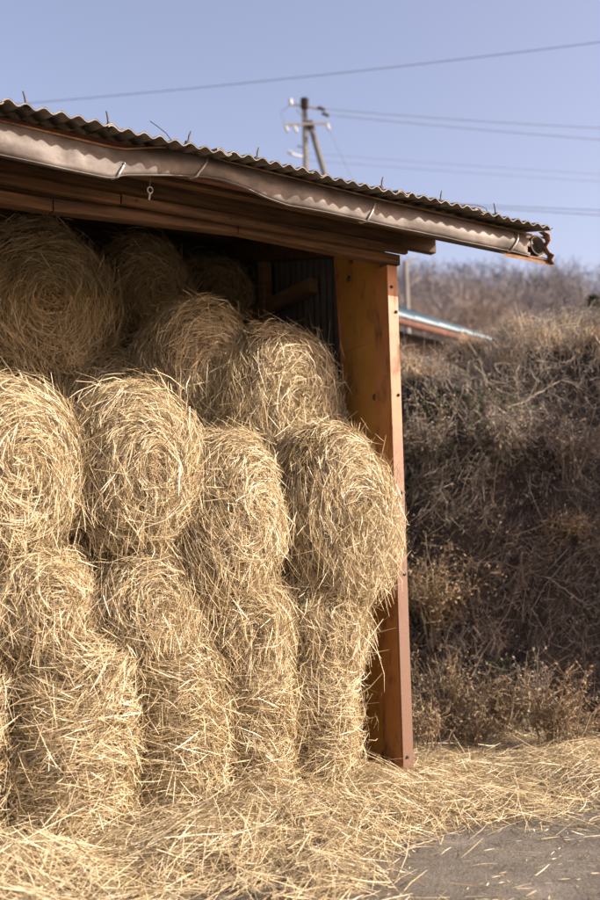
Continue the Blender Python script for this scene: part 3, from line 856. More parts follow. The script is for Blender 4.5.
# ------------------------------------------------------------------ straw litter
def poly_in(P, poly):
    x, y = P[:, 0], P[:, 1]; ins = np.zeros(len(P), bool); j = len(poly) - 1
    for i in range(len(poly)):
        xi, yi = poly[i]; xj, yj = poly[j]
        c = ((yi > y) != (yj > y)) & (x < (xj - xi) * (y - yi) / (yj - yi + 1e-12) + xi)
        ins ^= c; j = i
    return ins
def heap_h(X, Y):
    """loose straw: a drift against the foot of the bales, thinning over the concrete and to the right"""
    P = np.stack([X, Y, X * 0], -1)
    edge = -1.30 + 0.25 * sstep((X + 1.7) / 0.8) + 0.20 * noise3(P, 71, 1.1, 4)
    e = sstep((Y - edge) / 0.75)
    h = 0.15 * e * (1 + 0.45 * noise3(P, 72, 0.9, 3))
    right = sstep((X + 0.9) / 0.7)
    h = h * (1 - 0.55 * right)
    strip = 0.068 * sstep((X + 0.75) / 0.3) * sstep((Y + 0.75 + 0.22 * (X + 0.5)) / 0.4) * (1 + 0.6 * noise3(P, 73, 0.9, 3))
    h = np.maximum(h, strip)
    h = h * (1 - sstep((Y - 0.5) / 0.3) * (X < -0.2))
    return np.maximum(h, 0) - 0.02 * (1 - sstep(h / 0.012))
DROP = 0.030
def heap_pt(X, Y):
    return np.stack([X, Y, heap_h(X, Y) - DROP - 0.006], -1)
lit = empty('loose_straw', (-1.5, -0.5, 0))
tag(lit, 'loose straw strewn over the ground before the bales', 'straw', kind='stuff')
hm = grid_mesh('drift', (-4.2, 3.6), (-2.6, 1.6), 130, 80, heap_pt)
hm.transform(Matrix.Translation((1.5, 0.5, 0)))
hb = link('drift', hm, M['straw_core'], lit); tag(hb, kind='stuff')
rg = np.random.default_rng(99)
def lay(n, xr, yr, keepfn, Lm, lift, seed, cols=None, name='straw', tilt=0.16):
    rg = np.random.default_rng(seed)
    X = rg.uniform(*xr, n); Y = rg.uniform(*yr, n)
    k = rg.random(n) < keepfn(X, Y)
    X, Y = X[k], Y[k]; m = len(X)
    h = np.maximum(heap_h(X, Y) - DROP, 0.006)
    P = np.stack([X, Y, h + np.abs(rg.normal(0, lift, m)) + 0.003], -1)
    fl = 1.2 * noise3(P * np.array([1, 1, 0]), seed, 0.7, 2) + 0.3
    a = fl + rg.normal(0, 0.9, m)
    e = 0.01
    gxh = (heap_h(X + e, Y) - heap_h(X - e, Y)) / (2 * e); gyh = (heap_h(X, Y + e) - heap_h(X, Y - e)) / (2 * e)
    gxh = np.clip(gxh, -.6, .6); gyh = np.clip(gyh, -.6, .6)
    T = np.stack([np.cos(a), np.sin(a), np.cos(a) * gxh + np.sin(a) * gyh + rg.normal(0, tilt, m)], -1)
    N = unit(np.stack([-gxh, -gyh, np.ones(m)], -1))
    L = np.clip(rg.lognormal(math.log(Lm), 0.45, m), 0.03, 0.42); W = rg.uniform(0.0020, 0.0048, m)
    P[:, 2] += np.abs(unit(T)[:, 2]) * L * 0.3
    bd = rg.normal(0, 0.05, m) * L
    BV = unit(np.stack([-np.sin(a), np.cos(a), rg.normal(0, 0.5, m)], -1))
    V, Q = ribbons(P + np.array([1.5, 0.5, 0]), T, N, L, W, bd, BV, rg, 3)
    c = straw_colors(rg, m) if cols is None else cols(rg, m)
    o = link(name, np_mesh(name, V, Q, rep(c, 3, 2)), M['straw'], lit); tag(o, kind='stuff')
    return m
bare = np.array([gnd(*p)[:2] for p in ((372, 870), (415, 836), (470, 826), (540, 836), (625, 842), (700, 905), (620, 930), (470, 905), (425, 893))])
def dens_heap(X, Y):
    jr = np.random.default_rng(6)
    h = heap_h(X + jr.normal(0, 0.10, X.shape), Y + jr.normal(0, 0.10, X.shape))
    return np.clip(h / 0.045, 0, 1) ** 1.5
def dens_thin(X, Y):
    P = np.stack([X, Y], -1)
    jr = np.random.default_rng(5)
    d = np.where(poly_in(P + jr.normal(0, 0.11, P.shape), bare), 0.05, 0.75)
    nn = noise3(np.stack([X, Y, X * 0], -1), 77, 0.9, 3)
    return d * np.clip(0.55 + nn, 0.05, 1)
def front(X, Y): return (Y < 0.12) | (X > -0.25)
n1 = lay(95000, (-3.6, 2.9), (-1.7, 1.3), lambda X, Y: dens_heap(X, Y) * front(X, Y), 0.12, 0.018, 201)
n2 = lay(24000, (-3.6, 2.6), (-2.4, 0.6), lambda X, Y: dens_thin(X, Y) * front(X, Y), 0.11, 0.006, 202)
n3 = lay(2500, (-3.4, 1.8), (-1.6, 0.4), lambda X, Y: dens_heap(X, Y) * front(X, Y), 0.22, 0.03, 203, tilt=0.3)
n4 = lay(7000, (-2.2, 2.0), (-2.4, -0.5), lambda X, Y: 0.5 * np.clip(0.35 + noise3(np.stack([X, Y, X * 0], -1), 78, 1.3, 3), 0.02, 1), 0.025, 0.001, 204, tilt=0.05)
print('litter', n1, n2, n3, n4)

# ------------------------------------------------------------------ dead growth on the bank
VIN = np.array([(0.24, 0.205, 0.165), (0.17, 0.142, 0.115), (0.32, 0.275, 0.22), (0.10, 0.085, 0.068), (0.24, 0.185, 0.125), (0.19, 0.165, 0.14)])
PALE = np.array([(0.36, 0.31, 0.25), (0.28, 0.24, 0.19), (0.44, 0.38, 0.30), (0.22, 0.185, 0.15)])
GRS = np.array([(0.54, 0.42, 0.28), (0.45, 0.34, 0.21), (0.62, 0.51, 0.36), (0.37, 0.27, 0.165), (0.44, 0.335, 0.205)])
def pick(rg, pal, n): return pal[rg.integers(0, len(pal), n)] * rg.uniform(0.8, 1.2, (n, 1))
def bank_frame(depth, lat):
    e = 0.04
    P = bank_pt(depth, lat)
    a = bank_pt(depth + e, lat) - bank_pt(depth - e, lat); b = bank_pt(depth, lat + e) - bank_pt(depth, lat - e)
    N = unit(np.cross(b, a)); N = np.where(N[:, 2:] < 0, -N, N)
    return P, N
def bank_points(rg, n, dr=(6.9, 10.2), lr=(-0.1, 4.6)):
    """points spread over the bank by surface area"""
    d = rg.uniform(*dr, n * 5); l = rg.uniform(*lr, n * 5)
    P, N = bank_frame(d, l)
    w = 1 / np.maximum(N[:, 2], 0.12); k = rg.random(len(w)) < w / 8.4
    k &= (P[:, 0] > 0.08) & (P[:, 2] > -0.02)
    P, N, d, l = P[k], N[k], d[k], l[k]
    return P[:n], N[:n], d[:n], l[:n]
# tangle of dead vines
rg = np.random.default_rng(301)
P, N, d, l = bank_points(rg, 66000)
m = len(P)
clump = noise3(P, 31, 0.75, 3)
k = rg.random(m) < np.clip(0.62 + 0.65 * clump, 0.28, 1)
P, N, clump = P[k], N[k], clump[k]; m = len(P)
T = np.stack([rg.normal(0, 0.55, m), rg.normal(0, 0.55, m), -np.abs(rg.normal(0.55, 0.5, m))], -1) + RT * (0.7 * noise3(P, 33, 0.5, 2))[:, None]
L = np.clip(rg.lognormal(math.log(0.115), 0.6, m), 0.04, 0.8); W = rg.uniform(0.0022, 0.0060, m)
P = P + N * (np.abs(rg.normal(0.03, 0.07, m)) + 0.24 * np.clip(clump, 0, 1) * rg.random(m))[:, None]
BV = unit(N + 0.6 * rg.normal(size=(m, 3)))
pale_mix = np.clip((P[:, 2] - 1.7) / 0.9 + 0.5 * noise3(P, 45, 0.7, 2), 0, 1)[:, None]     # colour moves to the paler palette higher up
vcol = pick(rg, VIN, m) * (1 - pale_mix) + pick(rg, PALE, m) * pale_mix
V, Q = ribbons(P, T, N, L, W, rg.normal(0.05, 0.28, m) * L, BV, rg, 4)
o = link('dead_vines', np_mesh('dead_vines', V, Q, rep(vcol, 4, 2)), M['dry'])
tag(o, 'grey-brown tangle of dead vines covering the bank face', 'vines', kind='stuff')
# little curled dry leaves caught in it
def leaves(P, N, rg, size, pal, name, label, cat, mat):
    m = len(P)
    T = unit(rg.normal(size=(m, 3))); L = rg.uniform(0.6, 1.4, m) * size
    V, Q = strips(P, T, N + 0.01, L, L * 0.55, rg.normal(0.1, 0.15, m) * L, unit(rg.normal(size=(m, 3))), rg, 3, 0.25, 0.85)
    o = link(name, np_mesh(name, V, Q, rep(pick(rg, pal, m), 3)), mat)
    return tag(o, label, cat, kind='stuff')
P, N, d, l = bank_points(rg, 34000)
cl = noise3(P, 35, 0.8, 3); k = rg.random(len(P)) < np.clip(0.4 + 0.9 * cl, 0.05, 1)
P, N = P[k], N[k]
leaves(P + N * rg.uniform(0, 0.2, (len(P), 1)), N, rg, 0.024, VIN * 1.1, 'dry_leaves', 'small curled brown leaves caught among the vines', 'leaves', M['leaf'])
# green creeping growth low in the shade
P, N, d, l = bank_points(rg, 14000)
k = (noise3(P, 37, 0.55, 2) > 0.35) & (P[:, 2] < 2.7) & (P[:, 2] > 0.4) & (rg.random(len(P)) < 0.8)
P, N = P[k], N[k]
leaves(P + N * rg.uniform(0.02, 0.16, (len(P), 1)), N, rg, 0.045, np.array([(0.06, 0.085, 0.03), (0.08, 0.10, 0.04), (0.045, 0.06, 0.025)]), 'ground_ivy', 'dark green creeping leaves low on the shaded bank', 'ivy', M['leaf'])
# dry grass on the crest, hanging over
rg = np.random.default_rng(305)
P, N, d, l = bank_points(rg, 170000, (8.2, 11.5), (-0.4, 5.0))
k = (P[:, 2] > 2.86 + 0.10 * l + 0.22 * noise3(P, 39, 0.6, 2)); P, N = P[k][:50000], N[k][:50000]; m = len(P)
T = unit(np.stack([rg.normal(0, 0.45, m), rg.normal(0, 0.45, m), np.abs(rg.normal(0.6, 0.35, m))], -1) - FH * 0.25)
L = np.clip(rg.lognormal(math.log(0.105), 0.4, m), 0.04, 0.32); W = rg.uniform(0.004, 0.009, m)
V, Q = ribbons(P + T * (L * 0.45)[:, None], T, N, L, W, rg.normal(0.1, 0.1, m) * L, unit(rg.normal(size=(m, 3)) + np.array([0, 0, 1.2])), rg, 3, 0.8, roll=3)
o = link('dry_grass', np_mesh('dry_grass', V, Q, rep(pick(rg, GRS, m), 3, 2)), M['dry'])
tag(o, 'pale dry grass thatching the top of the bank', 'grass', kind='stuff')

# pale dead branches lying in the tangle, each a thing
def at_bank(px, py, out=0.05):
    """where the line of sight through a pixel meets the bank, a little in front of it"""
    d = ray(px, py); hd = d @ FH
    D = np.arange(6.2, 14, 0.02)
    Pp = CAM + d * (D / hd)[:, None]
    lat = (Pp - CAM) @ RT
    hit = np.nonzero(Pp[:, 2] < bank_h(D, lat))[0]
    i = hit[0] if len(hit) else -1
    return CAM + d * (D[i] - out) / hd
def branch(px_pts, D, r0, label, col=(0.34, 0.28, 0.22), twigs=5, seed=0, name='dead_branch'):
    rg = np.random.default_rng(seed)
    pts = np.array([at_bank(px, py, 0.16) if D is None else atD(px, py, dd) for (px, py), dd in zip(px_pts, np.linspace(*(D or (0, 1)), len(px_pts)))])
    t = np.linspace(0, 1, len(pts)); tt = np.linspace(0, 1, len(pts) * 4)
    pts = np.stack([np.interp(tt, t, pts[:, i]) for i in range(3)], -1)
    ker = np.array([1, 2, 3, 2, 1]) / 9
    pts = np.stack([np.convolve(np.pad(pts[:, i], 2, 'edge'), ker, 'valid') for i in range(3)], -1)
    pts += rg.normal(0, 0.006, pts.shape)
    root = empty(name, tuple(pts[0]))
    tag(root, label, 'branch', 'dead branches on the bank')
    V, Q = polytube(pts - pts[0], np.linspace(r0, r0 * 0.35, len(pts)), 6)
    link('stem', np_mesh('stem', V, Q, np.tile(np.array(col), (len(V), 1))), M['twig'], root)
    for i in range(twigs):
        j = rg.integers(len(pts) // 3, len(pts) - 1); dvec = unit(pts[j] - pts[j - 1] + rg.normal(0, 0.6, 3) * np.linalg.norm(pts[j] - pts[j - 1]))
        ln = rg.uniform(0.12, 0.35); tp = np.array([pts[j] + dvec * ln * s + np.array([0, 0, -0.05 * s * s]) for s in (0, 0.35, 0.7, 1)])
        V, Q = polytube(tp - pts[0], [r0 * 0.4, r0 * 0.33, r0 * 0.25, r0 * 0.15], 5)
        link('twig', np_mesh('twig', V, Q, np.tile(np.array(col) * 0.9, (len(V), 1))), M['twig'], root)
    return root
branch(((508, 408), (525, 402), (540, 392), (555, 383), (568, 378)), None, 0.010, 'pale forked dead branch slanting up in the middle of the bank', seed=1)
branch(((560, 352), (570, 347), (575, 357), (566, 364), (558, 362)), None, 0.013, 'curled pale branch near the top of the bank', seed=2, twigs=2)
branch(((430, 368), (455, 362), (475, 370), (496, 377)), None, 0.013, 'thin pale branch lying across the upper left of the bank', seed=3)
branch(((404, 384), (425, 372), (445, 360), (468, 344), (486, 338)), None, 0.012, 'long grey branch rising from the post to the crest', seed=4, col=(0.25, 0.2, 0.16))
branch(((590, 322), (594, 334), (600, 344), (610, 352)), None, 0.012, 'bent branch at the right edge near the crest', seed=5, twigs=3)
branch(((415, 575), (450, 567), (500, 560), (540, 578), (600, 588)), None, 0.006, 'long thin bramble stem arching low across the shaded bank', seed=6, col=(0.2, 0.15, 0.13), twigs=7, name='bramble_stem')
branch(((470, 680), (490, 640), (515, 600), (522, 560), (528, 540)), None, 0.006, 'thin bramble stem standing in the deep shade of the bank', seed=7, col=(0.2, 0.15, 0.13), twigs=6, name='bramble_stem')
branch(((545, 575), (565, 590), (585, 605), (602, 612)), None, 0.006, 'short bramble stem at the right edge of the bank', seed=8, col=(0.24, 0.2, 0.17), twigs=4, name='bramble_stem')
branch(((418, 768), (432, 752), (448, 738), (455, 728)), (6.3, 6.5), 0.008, 'dark twig poking up from the litter beside the post', seed=9, col=(0.12, 0.09, 0.07), twigs=2)
branch(((528, 712), (531, 700), (527, 690), (522, 676)), (6.9, 7.0), 0.006, 'slender pale stalk standing at the foot of the bank', seed=10, col=(0.4, 0.33, 0.22), twigs=2)

# dry weeds and bushes, each a thing
def dry_bush(px, py, D, w, h, label, nst=26, seed=0, pal=None, lean=(0, 0), seeds=True, name='dry_bush', fwd=0.0):
    rg = np.random.default_rng(seed)
    pal = VIN * 1.5 if pal is None else pal
    base = at_bank(px, py, -0.06) if D is None else atD(px, py, D); base[2] = max(base[2], 0.0)
    root = empty(name, tuple(base)); tag(root, label, 'bush', 'dead weeds and bushes by the bank')
    parts, seedsP, seedsT = [], [], []
    PP, TT, LL = [], [], []
    for i in range(nst):
        az = rg.uniform(0, 6.283); sp_ = rg.uniform(0.15, 1) * w
        tip = RT * (math.cos(az) * sp_ + lean[0]) + FH * (math.sin(az) * sp_ * 0.5) + UPZ * (h * rg.uniform(0.55, 1.05) + lean[1]) - FH * fwd * rg.uniform(0.3, 1.2)
        t = np.linspace(0, 1, 6)[:, None]
        b0 = rg.normal(0, 0.05, 3) * np.array([1, 1, 0])
        droop = UPZ * (-0.25 * h) * t ** 3 * rg.uniform(0, 1)
        pts = b0 + tip * t + UPZ * (0.25 * h * t * (1 - t)) + droop + rg.normal(0, 0.012, (6, 3)) * t
        parts.append(polytube(pts, np.linspace(0.0048, 0.0018, 6), 4))
        for j in range(16):
            s = rg.uniform(0.25, 1); q = int(s * 4.999)
            pp = pts[q] + (pts[q + 1] - pts[q]) * (s * 5 - q)
            dv = unit(rg.normal(size=3) + np.array([0, 0, 0.25])); ln = rg.uniform(0.05, 0.16)
            PP.append(pp + dv * ln * 0.5); TT.append(dv); LL.append(ln)
            for q2 in range(3):
                seedsP.append(pp + dv * ln * rg.uniform(0.3, 1.05)); seedsT.append(unit(rg.normal(size=3)))
    V, Q = merge(parts)
    c = np.repeat(pick(rg, pal, len(parts)), 24, axis=0)
    link('stems', np_mesh('stems', V, Q, c), M['dry'], root)
    PP, TT, LL = np.array(PP), np.array(TT), np.array(LL); m = len(PP)
    V, Q = strips(PP, TT, np.tile(UPZ, (m, 1)) + 0.01, LL, rg.uniform(0.0025, 0.005, m), rg.normal(0, 0.1, m) * LL, unit(rg.normal(size=(m, 3))), rg, 3)
    o = link('twigs', np_mesh('twigs', V, Q, rep(pick(rg, pal, m), 3)), M['dry'], root); tag(o, kind='stuff')
    if seeds:
        SP, ST = np.array(seedsP), np.array(seedsT); m = len(SP); L = rg.uniform(0.012, 0.03, m)
        V, Q = strips(SP, ST, np.tile(UPZ, (m, 1)) + 0.01, L, L * 0.5, 0.1 * L, unit(rg.normal(size=(m, 3))), rg, 3, 0.3, 0.8)
        o = link('seed_heads', np_mesh('seed_heads', V, Q, rep(pick(rg, pal * 1.15, m), 3)), M['dry'], root); tag(o, kind='stuff')
    return root
TAN = np.array([(0.30, 0.225, 0.14), (0.24, 0.17, 0.10), (0.37, 0.29, 0.19), (0.19, 0.135, 0.085)])
dry_bush(438, 650, None, 0.42, 0.90, 'feathery dry bush lit by the sun beside the middle of the post', nst=48, seed=1, pal=TAN * 1.1, fwd=0.35)
dry_bush(450, 748, 6.9, 0.40, 0.66, 'brown brushy weed at the foot of the bank next to the post', nst=34, seed=2, pal=TAN * 0.75)
dry_bush(505, 746, 7.0, 0.28, 0.48, 'low tangled dead weed in the middle of the bank foot', nst=26, seed=3, pal=TAN * 0.75)
dry_bush(558, 760, 6.6, 0.26, 0.56, 'sunlit dry weed with small seed heads at the right foot of the bank', nst=34, seed=4, pal=TAN)
dry_bush(612, 756, 6.8, 0.22, 0.34, 'dry weed cut by the right edge beside the litter', nst=22, seed=5, pal=TAN)
dry_bush(590, 545, None, 0.35, 0.30, 'bleached hanging seed spray at the right edge of the bank', nst=20, seed=6, pal=TAN * 1.1, lean=(-0.25, -0.05), fwd=0.3)
dry_bush(428, 480, None, 0.30, 0.70, 'grey dead vine clump beside the upper part of the post', nst=34, seed=7, pal=VIN * 1.5, fwd=0.3)
dry_bush(500, 470, None, 0.45, 0.55, 'grey dead vine clump hanging in the middle of the bank', nst=36, seed=8, pal=VIN * 1.4, fwd=0.3)
dry_bush(570, 480, None, 0.40, 0.55, 'brown dead vine clump on the right part of the bank', nst=30, seed=9, pal=VIN * 1.3, fwd=0.3)

dry_bush(478, 752, 6.75, 0.22, 0.30, 'small dry weed between the two brown weeds at the bank foot', nst=16, seed=10, pal=TAN * 0.9)
dry_bush(532, 742, 7.05, 0.20, 0.62, 'tall thin dead weed behind the sunlit weed at the bank foot', nst=12, seed=11, pal=VIN * 1.2)
dry_bush(425, 752, 6.6, 0.14, 0.38, 'narrow dry weed touching the right side of the post foot', nst=12, seed=12, pal=TAN)

# ------------------------------------------------------------------ neighbour's low house behind the bank
house = empty('low_house', tuple(dl(17.5, 2.0, 3.2)))
tag(house, 'low brown house with pale blue metal roof behind the bank', 'house')
HB = np.array(house.location)
ra, rb_ = atD(385, 300, 16.3), atD(494, 324.5, 18.6)
ra2, rb2 = atD(385, 311, 15.9), atD(470, 325.5, 17.8)
ax = unit((rb_ - ra) * np.array([1, 1, 0]))
aw = np.array([-ax[1], ax[0], 0]); 
if aw @ FH < 0: aw = -aw
zE = atD(420, 313, 16.4)[2]
def hp(s, t, z): return ra * np.array([1, 1, 0]) + ax * s + aw * t + np.array([0, 0, z])
Lh = np.linalg.norm((rb_ - ra)[:2])
def hbox(name, s0, s1, t0, t1, z0, z1, mat, parent=house, z0b=None, z1b=None):
    V = [hp(s, t, z) - HB for s, t, z in ((s0, t0, z0), (s1, t0, z0), (s1, t1, z0 if z0b is None else z0b), (s0, t1, z0 if z0b is None else z0b),
                                          (s0, t0, z1), (s1, t0, z1), (s1, t1, z1 if z1b is None else z1b), (s0, t1, z1 if z1b is None else z1b))]
    return link(name, np_mesh(name, V, [(0, 3, 2, 1), (4, 5, 6, 7), (0, 1, 5, 4), (1, 2, 6, 5), (2, 3, 7, 6), (3, 0, 4, 7)]), mat, parent)
hbox('wall', -4.5, Lh - 0.35, 0.55, 3.6, 2.9, zE - 0.05, M['plaster'])
rf = hbox('roof', -5.0, Lh, 0.0, 2.1, zE + 0.0, zE + 0.05, M['blue_roof'], z0b=zE + 1.0, z1b=zE + 1.05)
hbox('roof_back', -5.0, Lh, 2.1, 4.2, zE + 1.0, zE + 1.05, M['blue_roof'], z0b=zE, z1b=zE + 0.05)
for i in range(12):
    s = -5 + (Lh + 5) * (i + 0.5) / 12
    hbox('roof_seam', s - 0.02, s + 0.02, 0.01, 2.09, zE + 0.053, zE + 0.085, M['blue_roof'], rf, z0b=zE + 1.053, z1b=zE + 1.085)
hbox('eave_board', -4.95, Lh - 0.03, 0.03, 0.10, zE - 0.12, zE - 0.003, noise_mat('rusty_eave', [(0.3, (0.07, 0.03, 0.02)), (0.7, (0.14, 0.06, 0.038))], scale=4, rough=0.8, bump=0.1))
for i in range(4):
    s = -3.8 + i * 1.6
    w_ = hbox('window', s, s + 0.9, 0.51, 0.545, zE - 1.25, zE - 0.35, M['timber'])
    hbox('pane', s + 0.06, s + 0.84, 0.495, 0.508, zE - 1.19, zE - 0.41, M['glass'], w_)

# ------------------------------------------------------------------ poles and wires
def hz(D, L):
    return float(hill_fn(np.array([D]), np.array([L]))[0, 2])
def pole(px, py_top, D, r, label, lean=(0.0, 0.0), name='utility_pole', top_r=None):
    t = atD(px, py_top, D); lat = (t - CAM) @ RT
    b = np.array([t[0], t[1], hz(D, lat) - 0.2])
    root = empty(name, tuple(b)); tag(root, label, 'utility pole')
    V, Q = polytube(np.array([b - b, t - b]) + np.array([np.array([lean[0], lean[1], 0]), np.zeros(3)]), [r * 1.35, top_r or r], 12)
    link('shaft', np_mesh('shaft', V, Q, smooth=False), M['concrete_pole'], root)
    return root, b
D0 = 30.0
up, UB = pole(304.5, 102, D0, 0.085, 'concrete utility pole with crossarms standing beyond the roof')
def upart(name, V, Q, mat, parent=up): return link(name, np_mesh(name, V - UB, Q), mat, parent)
def P30(px, py, dd=0.0): return atD(px, py, D0 + dd)
def ubar(name, a, b, r, mat, dd=-0.12, parent=up):
    V, Q = polytube([P30(*a, dd), P30(*b, dd)], r, 4); return upart(name, V, Q, mat, parent)
ca = ubar('crossarm', (284, 125), (328, 123), 0.05, M['concrete_pole'])
cb = ubar('crossarm', (291, 104), (326, 110), 0.045, M['concrete_pole'])
cc = ubar('crossarm', (288, 153), (303, 157), 0.035, M['galv'])
cd_ = ubar('brace', (305.5, 121), (297, 110), 0.025, M['galv'])
def insul(a, b, r, parent, mat='insulator'):
    a, b = P30(*a, -0.2), P30(*b, -0.2)
    ts = np.linspace(0, 1, 9); rr = [r * (1 if i % 2 else 0.55) for i in range(9)]
    V, Q = polytube([a + (b - a) * t for t in ts], rr, 8)
    upart('insulator', V, Q, M[mat], parent)
for a, b in (((285.5, 126), (288, 132)), ((294, 126), (297, 132)), ((327, 124), (329, 130))): insul(a, b, 0.055, ca)
for a, b in (((290.5, 99), (291, 105)), ((318, 107), (325, 110)), ((322, 113), (329, 116))): insul(a, b, 0.065, cb, 'dark_metal' if a[0] > 300 else 'insulator')
insul((288, 151), (293, 154), 0.05, cc)
V, Q = polytube([P30(304.5, 99, -0.1), P30(304.5, 108, -0.1)], [0.13, 0.13], 10); upart('pole_cap', V, Q, M['dark_metal'])
V, Q = polytube([P30(305, 148, -0.1), P30(297, 146, -0.1)], 0.03, 5); upart('step_bolt', V, Q, M['galv'])
# leaning stay pole
t = P30(310, 124); b = P30(331, 196); b = t + (b - t) * ((t[2] - 3.0) / (t[2] - b[2]))
sp_ = empty('stay_pole', tuple(b)); tag(sp_, 'slanted concrete stay pole propping the utility pole', 'utility pole')
V, Q = polytube([b - b, t - b], [0.13, 0.09], 12); link('shaft', np_mesh('shaft', V, Q), M['concrete_pole'], sp_)
V, Q = polytube([(t - b) * 0.985, (t - b) * 1.006], [0.11, 0.11], 12); link('collar', np_mesh('collar', V, Q), M['dark_metal'], sp_)
# slim grey pole by the low house
p2, PB = pole(405.5, 262, 24.0, 0.065, 'slim grey pole behind the low house right of the post')
V, Q = polytube([atD(403, 263, 24.0) - PB, atD(418, 258, 24.0) - PB], 0.03, 4); link('crossarm', np_mesh('crossarm', V, Q), M['concrete_pole'], p2)

def wire(pts, Ds, r, label, sag=0.0):
    A = np.array([atD(px, py, D) for (px, py), D in zip(pts, Ds)])
    t = np.linspace(0, 1, len(A)); tt = np.linspace(0, 1, 40)
    W = np.stack([np.interp(tt, t, A[:, i]) for i in range(3)], -1)
    W[:, 2] -= sag * 4 * tt * (1 - tt)
    V, Q = polytube(W, r, 5)
    o = link('power_line', np_mesh('power_line', V, Q), M['wire']); return tag(o, label, 'wire', 'overhead wires')
wire(((-220, 121), (1000, -14)), (30, 24), 0.010, 'overhead wire crossing the whole sky above the shed roof', sag=0.42)
wire(((326, 109), (900, 134)), (29.8, 34), 0.010, 'upper of two wires leaving the pole top to the right', sag=0.25)
wire(((329, 115), (900, 158)), (29.8, 34), 0.010, 'lower of two wires leaving the pole top to the right', sag=0.15)
wire(((303, 153), (900, 190)), (29.8, 36), 0.006, 'faint thin wire leaving the pole below the crossarm', sag=0.1)
wire(((303, 160), (900, 198)), (30, 36), 0.006, 'faintest lowest wire leaving the pole', sag=0.1)
wire(((300, 196), (900, 221)), (33, 27), 0.010, 'upper of the two wires just above the eave at right', sag=0.06)
wire(((300, 196), (900, 233)), (33.3, 27.3), 0.010, 'lower of the two wires just above the eave at right', sag=0.02)
wire(((329, 130), (362, 200)), (29.8, 30.5), 0.007, 'guy wire slanting down right from the crossarm')
wire(((285, 126), (281, 112), (291, 104)), (29.8, 29.8, 29.8), 0.009, 'looped jumper wire at the left end of the crossarm')

# ------------------------------------------------------------------ trees
def tree(px, D, height, label, seed, pal, nlimb=9, spread=0.55, name='bare_tree', twigs=900, tw=0.018):
    rg = np.random.default_rng(seed)
    b = atD(px, 300, D); lat = (b - CAM) @ RT; b[2] = hz(D, lat) - 0.1
    root = empty(name, tuple(b)); tag(root, label, 'tree', 'bare trees on the slope')
    tr = np.array([(0, 0, 0), (0.05 * height * rg.normal() * .3, 0.0, height * 0.35), (0.1 * rg.normal() * .3 * height, 0.03 * height * rg.normal(), height * 0.7), (0.02 * height, 0, height * 0.97)])
    V, Q = polytube(tr, [height * 0.02, height * 0.014, height * 0.008, height * 0.002], 8)
    link('trunk', np_mesh('trunk', V, Q, np.tile(pal[1], (len(V), 1))), M['twig'], root)
    parts = []; ends = []
    for i in range(nlimb):
        s = rg.uniform(0.25, 0.9); z = s * height; az = rg.uniform(0, 6.283); ln = height * spread * (1.05 - s) * rg.uniform(0.7, 1.2) + height * 0.08
        dirv = np.array([math.cos(az), math.sin(az), rg.uniform(0.5, 1.1)]); dirv /= np.linalg.norm(dirv)
        o = np.array([np.interp(z, tr[:, 2], tr[:, 0]), np.interp(z, tr[:, 2], tr[:, 1]), z])
        tt = np.linspace(0, 1, 5)[:, None]
        pts = o + dirv * ln * tt + UPZ * ln * 0.15 * tt ** 2 + rg.normal(0, 0.03, (5, 3)) * ln * tt
        parts.append(polytube(pts, np.linspace(height * 0.008, height * 0.002, 5), 5)); ends.append(pts)
        for j in range(4):
            q = rg.integers(1, 4); d2 = unit(dirv + rg.normal(0, 0.6, 3) + np.array([0, 0, 0.3])); l2 = ln * rg.uniform(0.3, 0.6)
            p2_ = pts[q] + d2 * l2 * tt + rg.normal(0, 0.03, (5, 3)) * l2 * tt
            parts.append(polytube(p2_, np.linspace(height * 0.004, height * 0.0012, 5), 4)); ends.append(p2_)
    V, Q = merge(parts); link('limbs', np_mesh('limbs', V, Q, np.tile(pal[0], (len(V), 1))), M['twig'], root)
    E_ = np.array([e[rg.integers(1, 5)] for e in ends for _ in range(max(1, twigs // len(ends)))]); m = len(E_)
    L = height * rg.uniform(0.05, 0.16, m); T = unit(rg.normal(size=(m, 3)) + np.array([0, 0, 0.7]))
    V, Q = strips(E_ + T * (L * 0.5)[:, None], T, np.tile(UPZ, (m, 1)) + 0.01, L, np.full(m, tw), rg.normal(0, 0.08, m) * L, unit(rg.normal(size=(m, 3))), rg, 3)
    c = link('crown', np_mesh('crown', V, Q, rep(pick(rg, pal, m), 3)), M['twig'], root); tag(c, kind='stuff')
    return root
BR = np.array([(0.26, 0.21, 0.18), (0.19, 0.15, 0.125), (0.33, 0.275, 0.225)])
for i, (px, D, h, lb) in enumerate(((428, 44, 7.5, 'bare brown tree just right of the slim grey pole'), (468, 40, 7.2, 'wide bare tree above the low pale blue roof'),
                                    (508, 43, 7.8, 'bare tree under the broken gutter end'), (545, 50, 7.0, 'thin bare tree right of the gutter end'),
                                    (395, 46, 7.8, 'bare tree mostly hidden behind the post'))):
    tree(px, D, h, lb, 500 + i, BR, nlimb=16, twigs=2600)
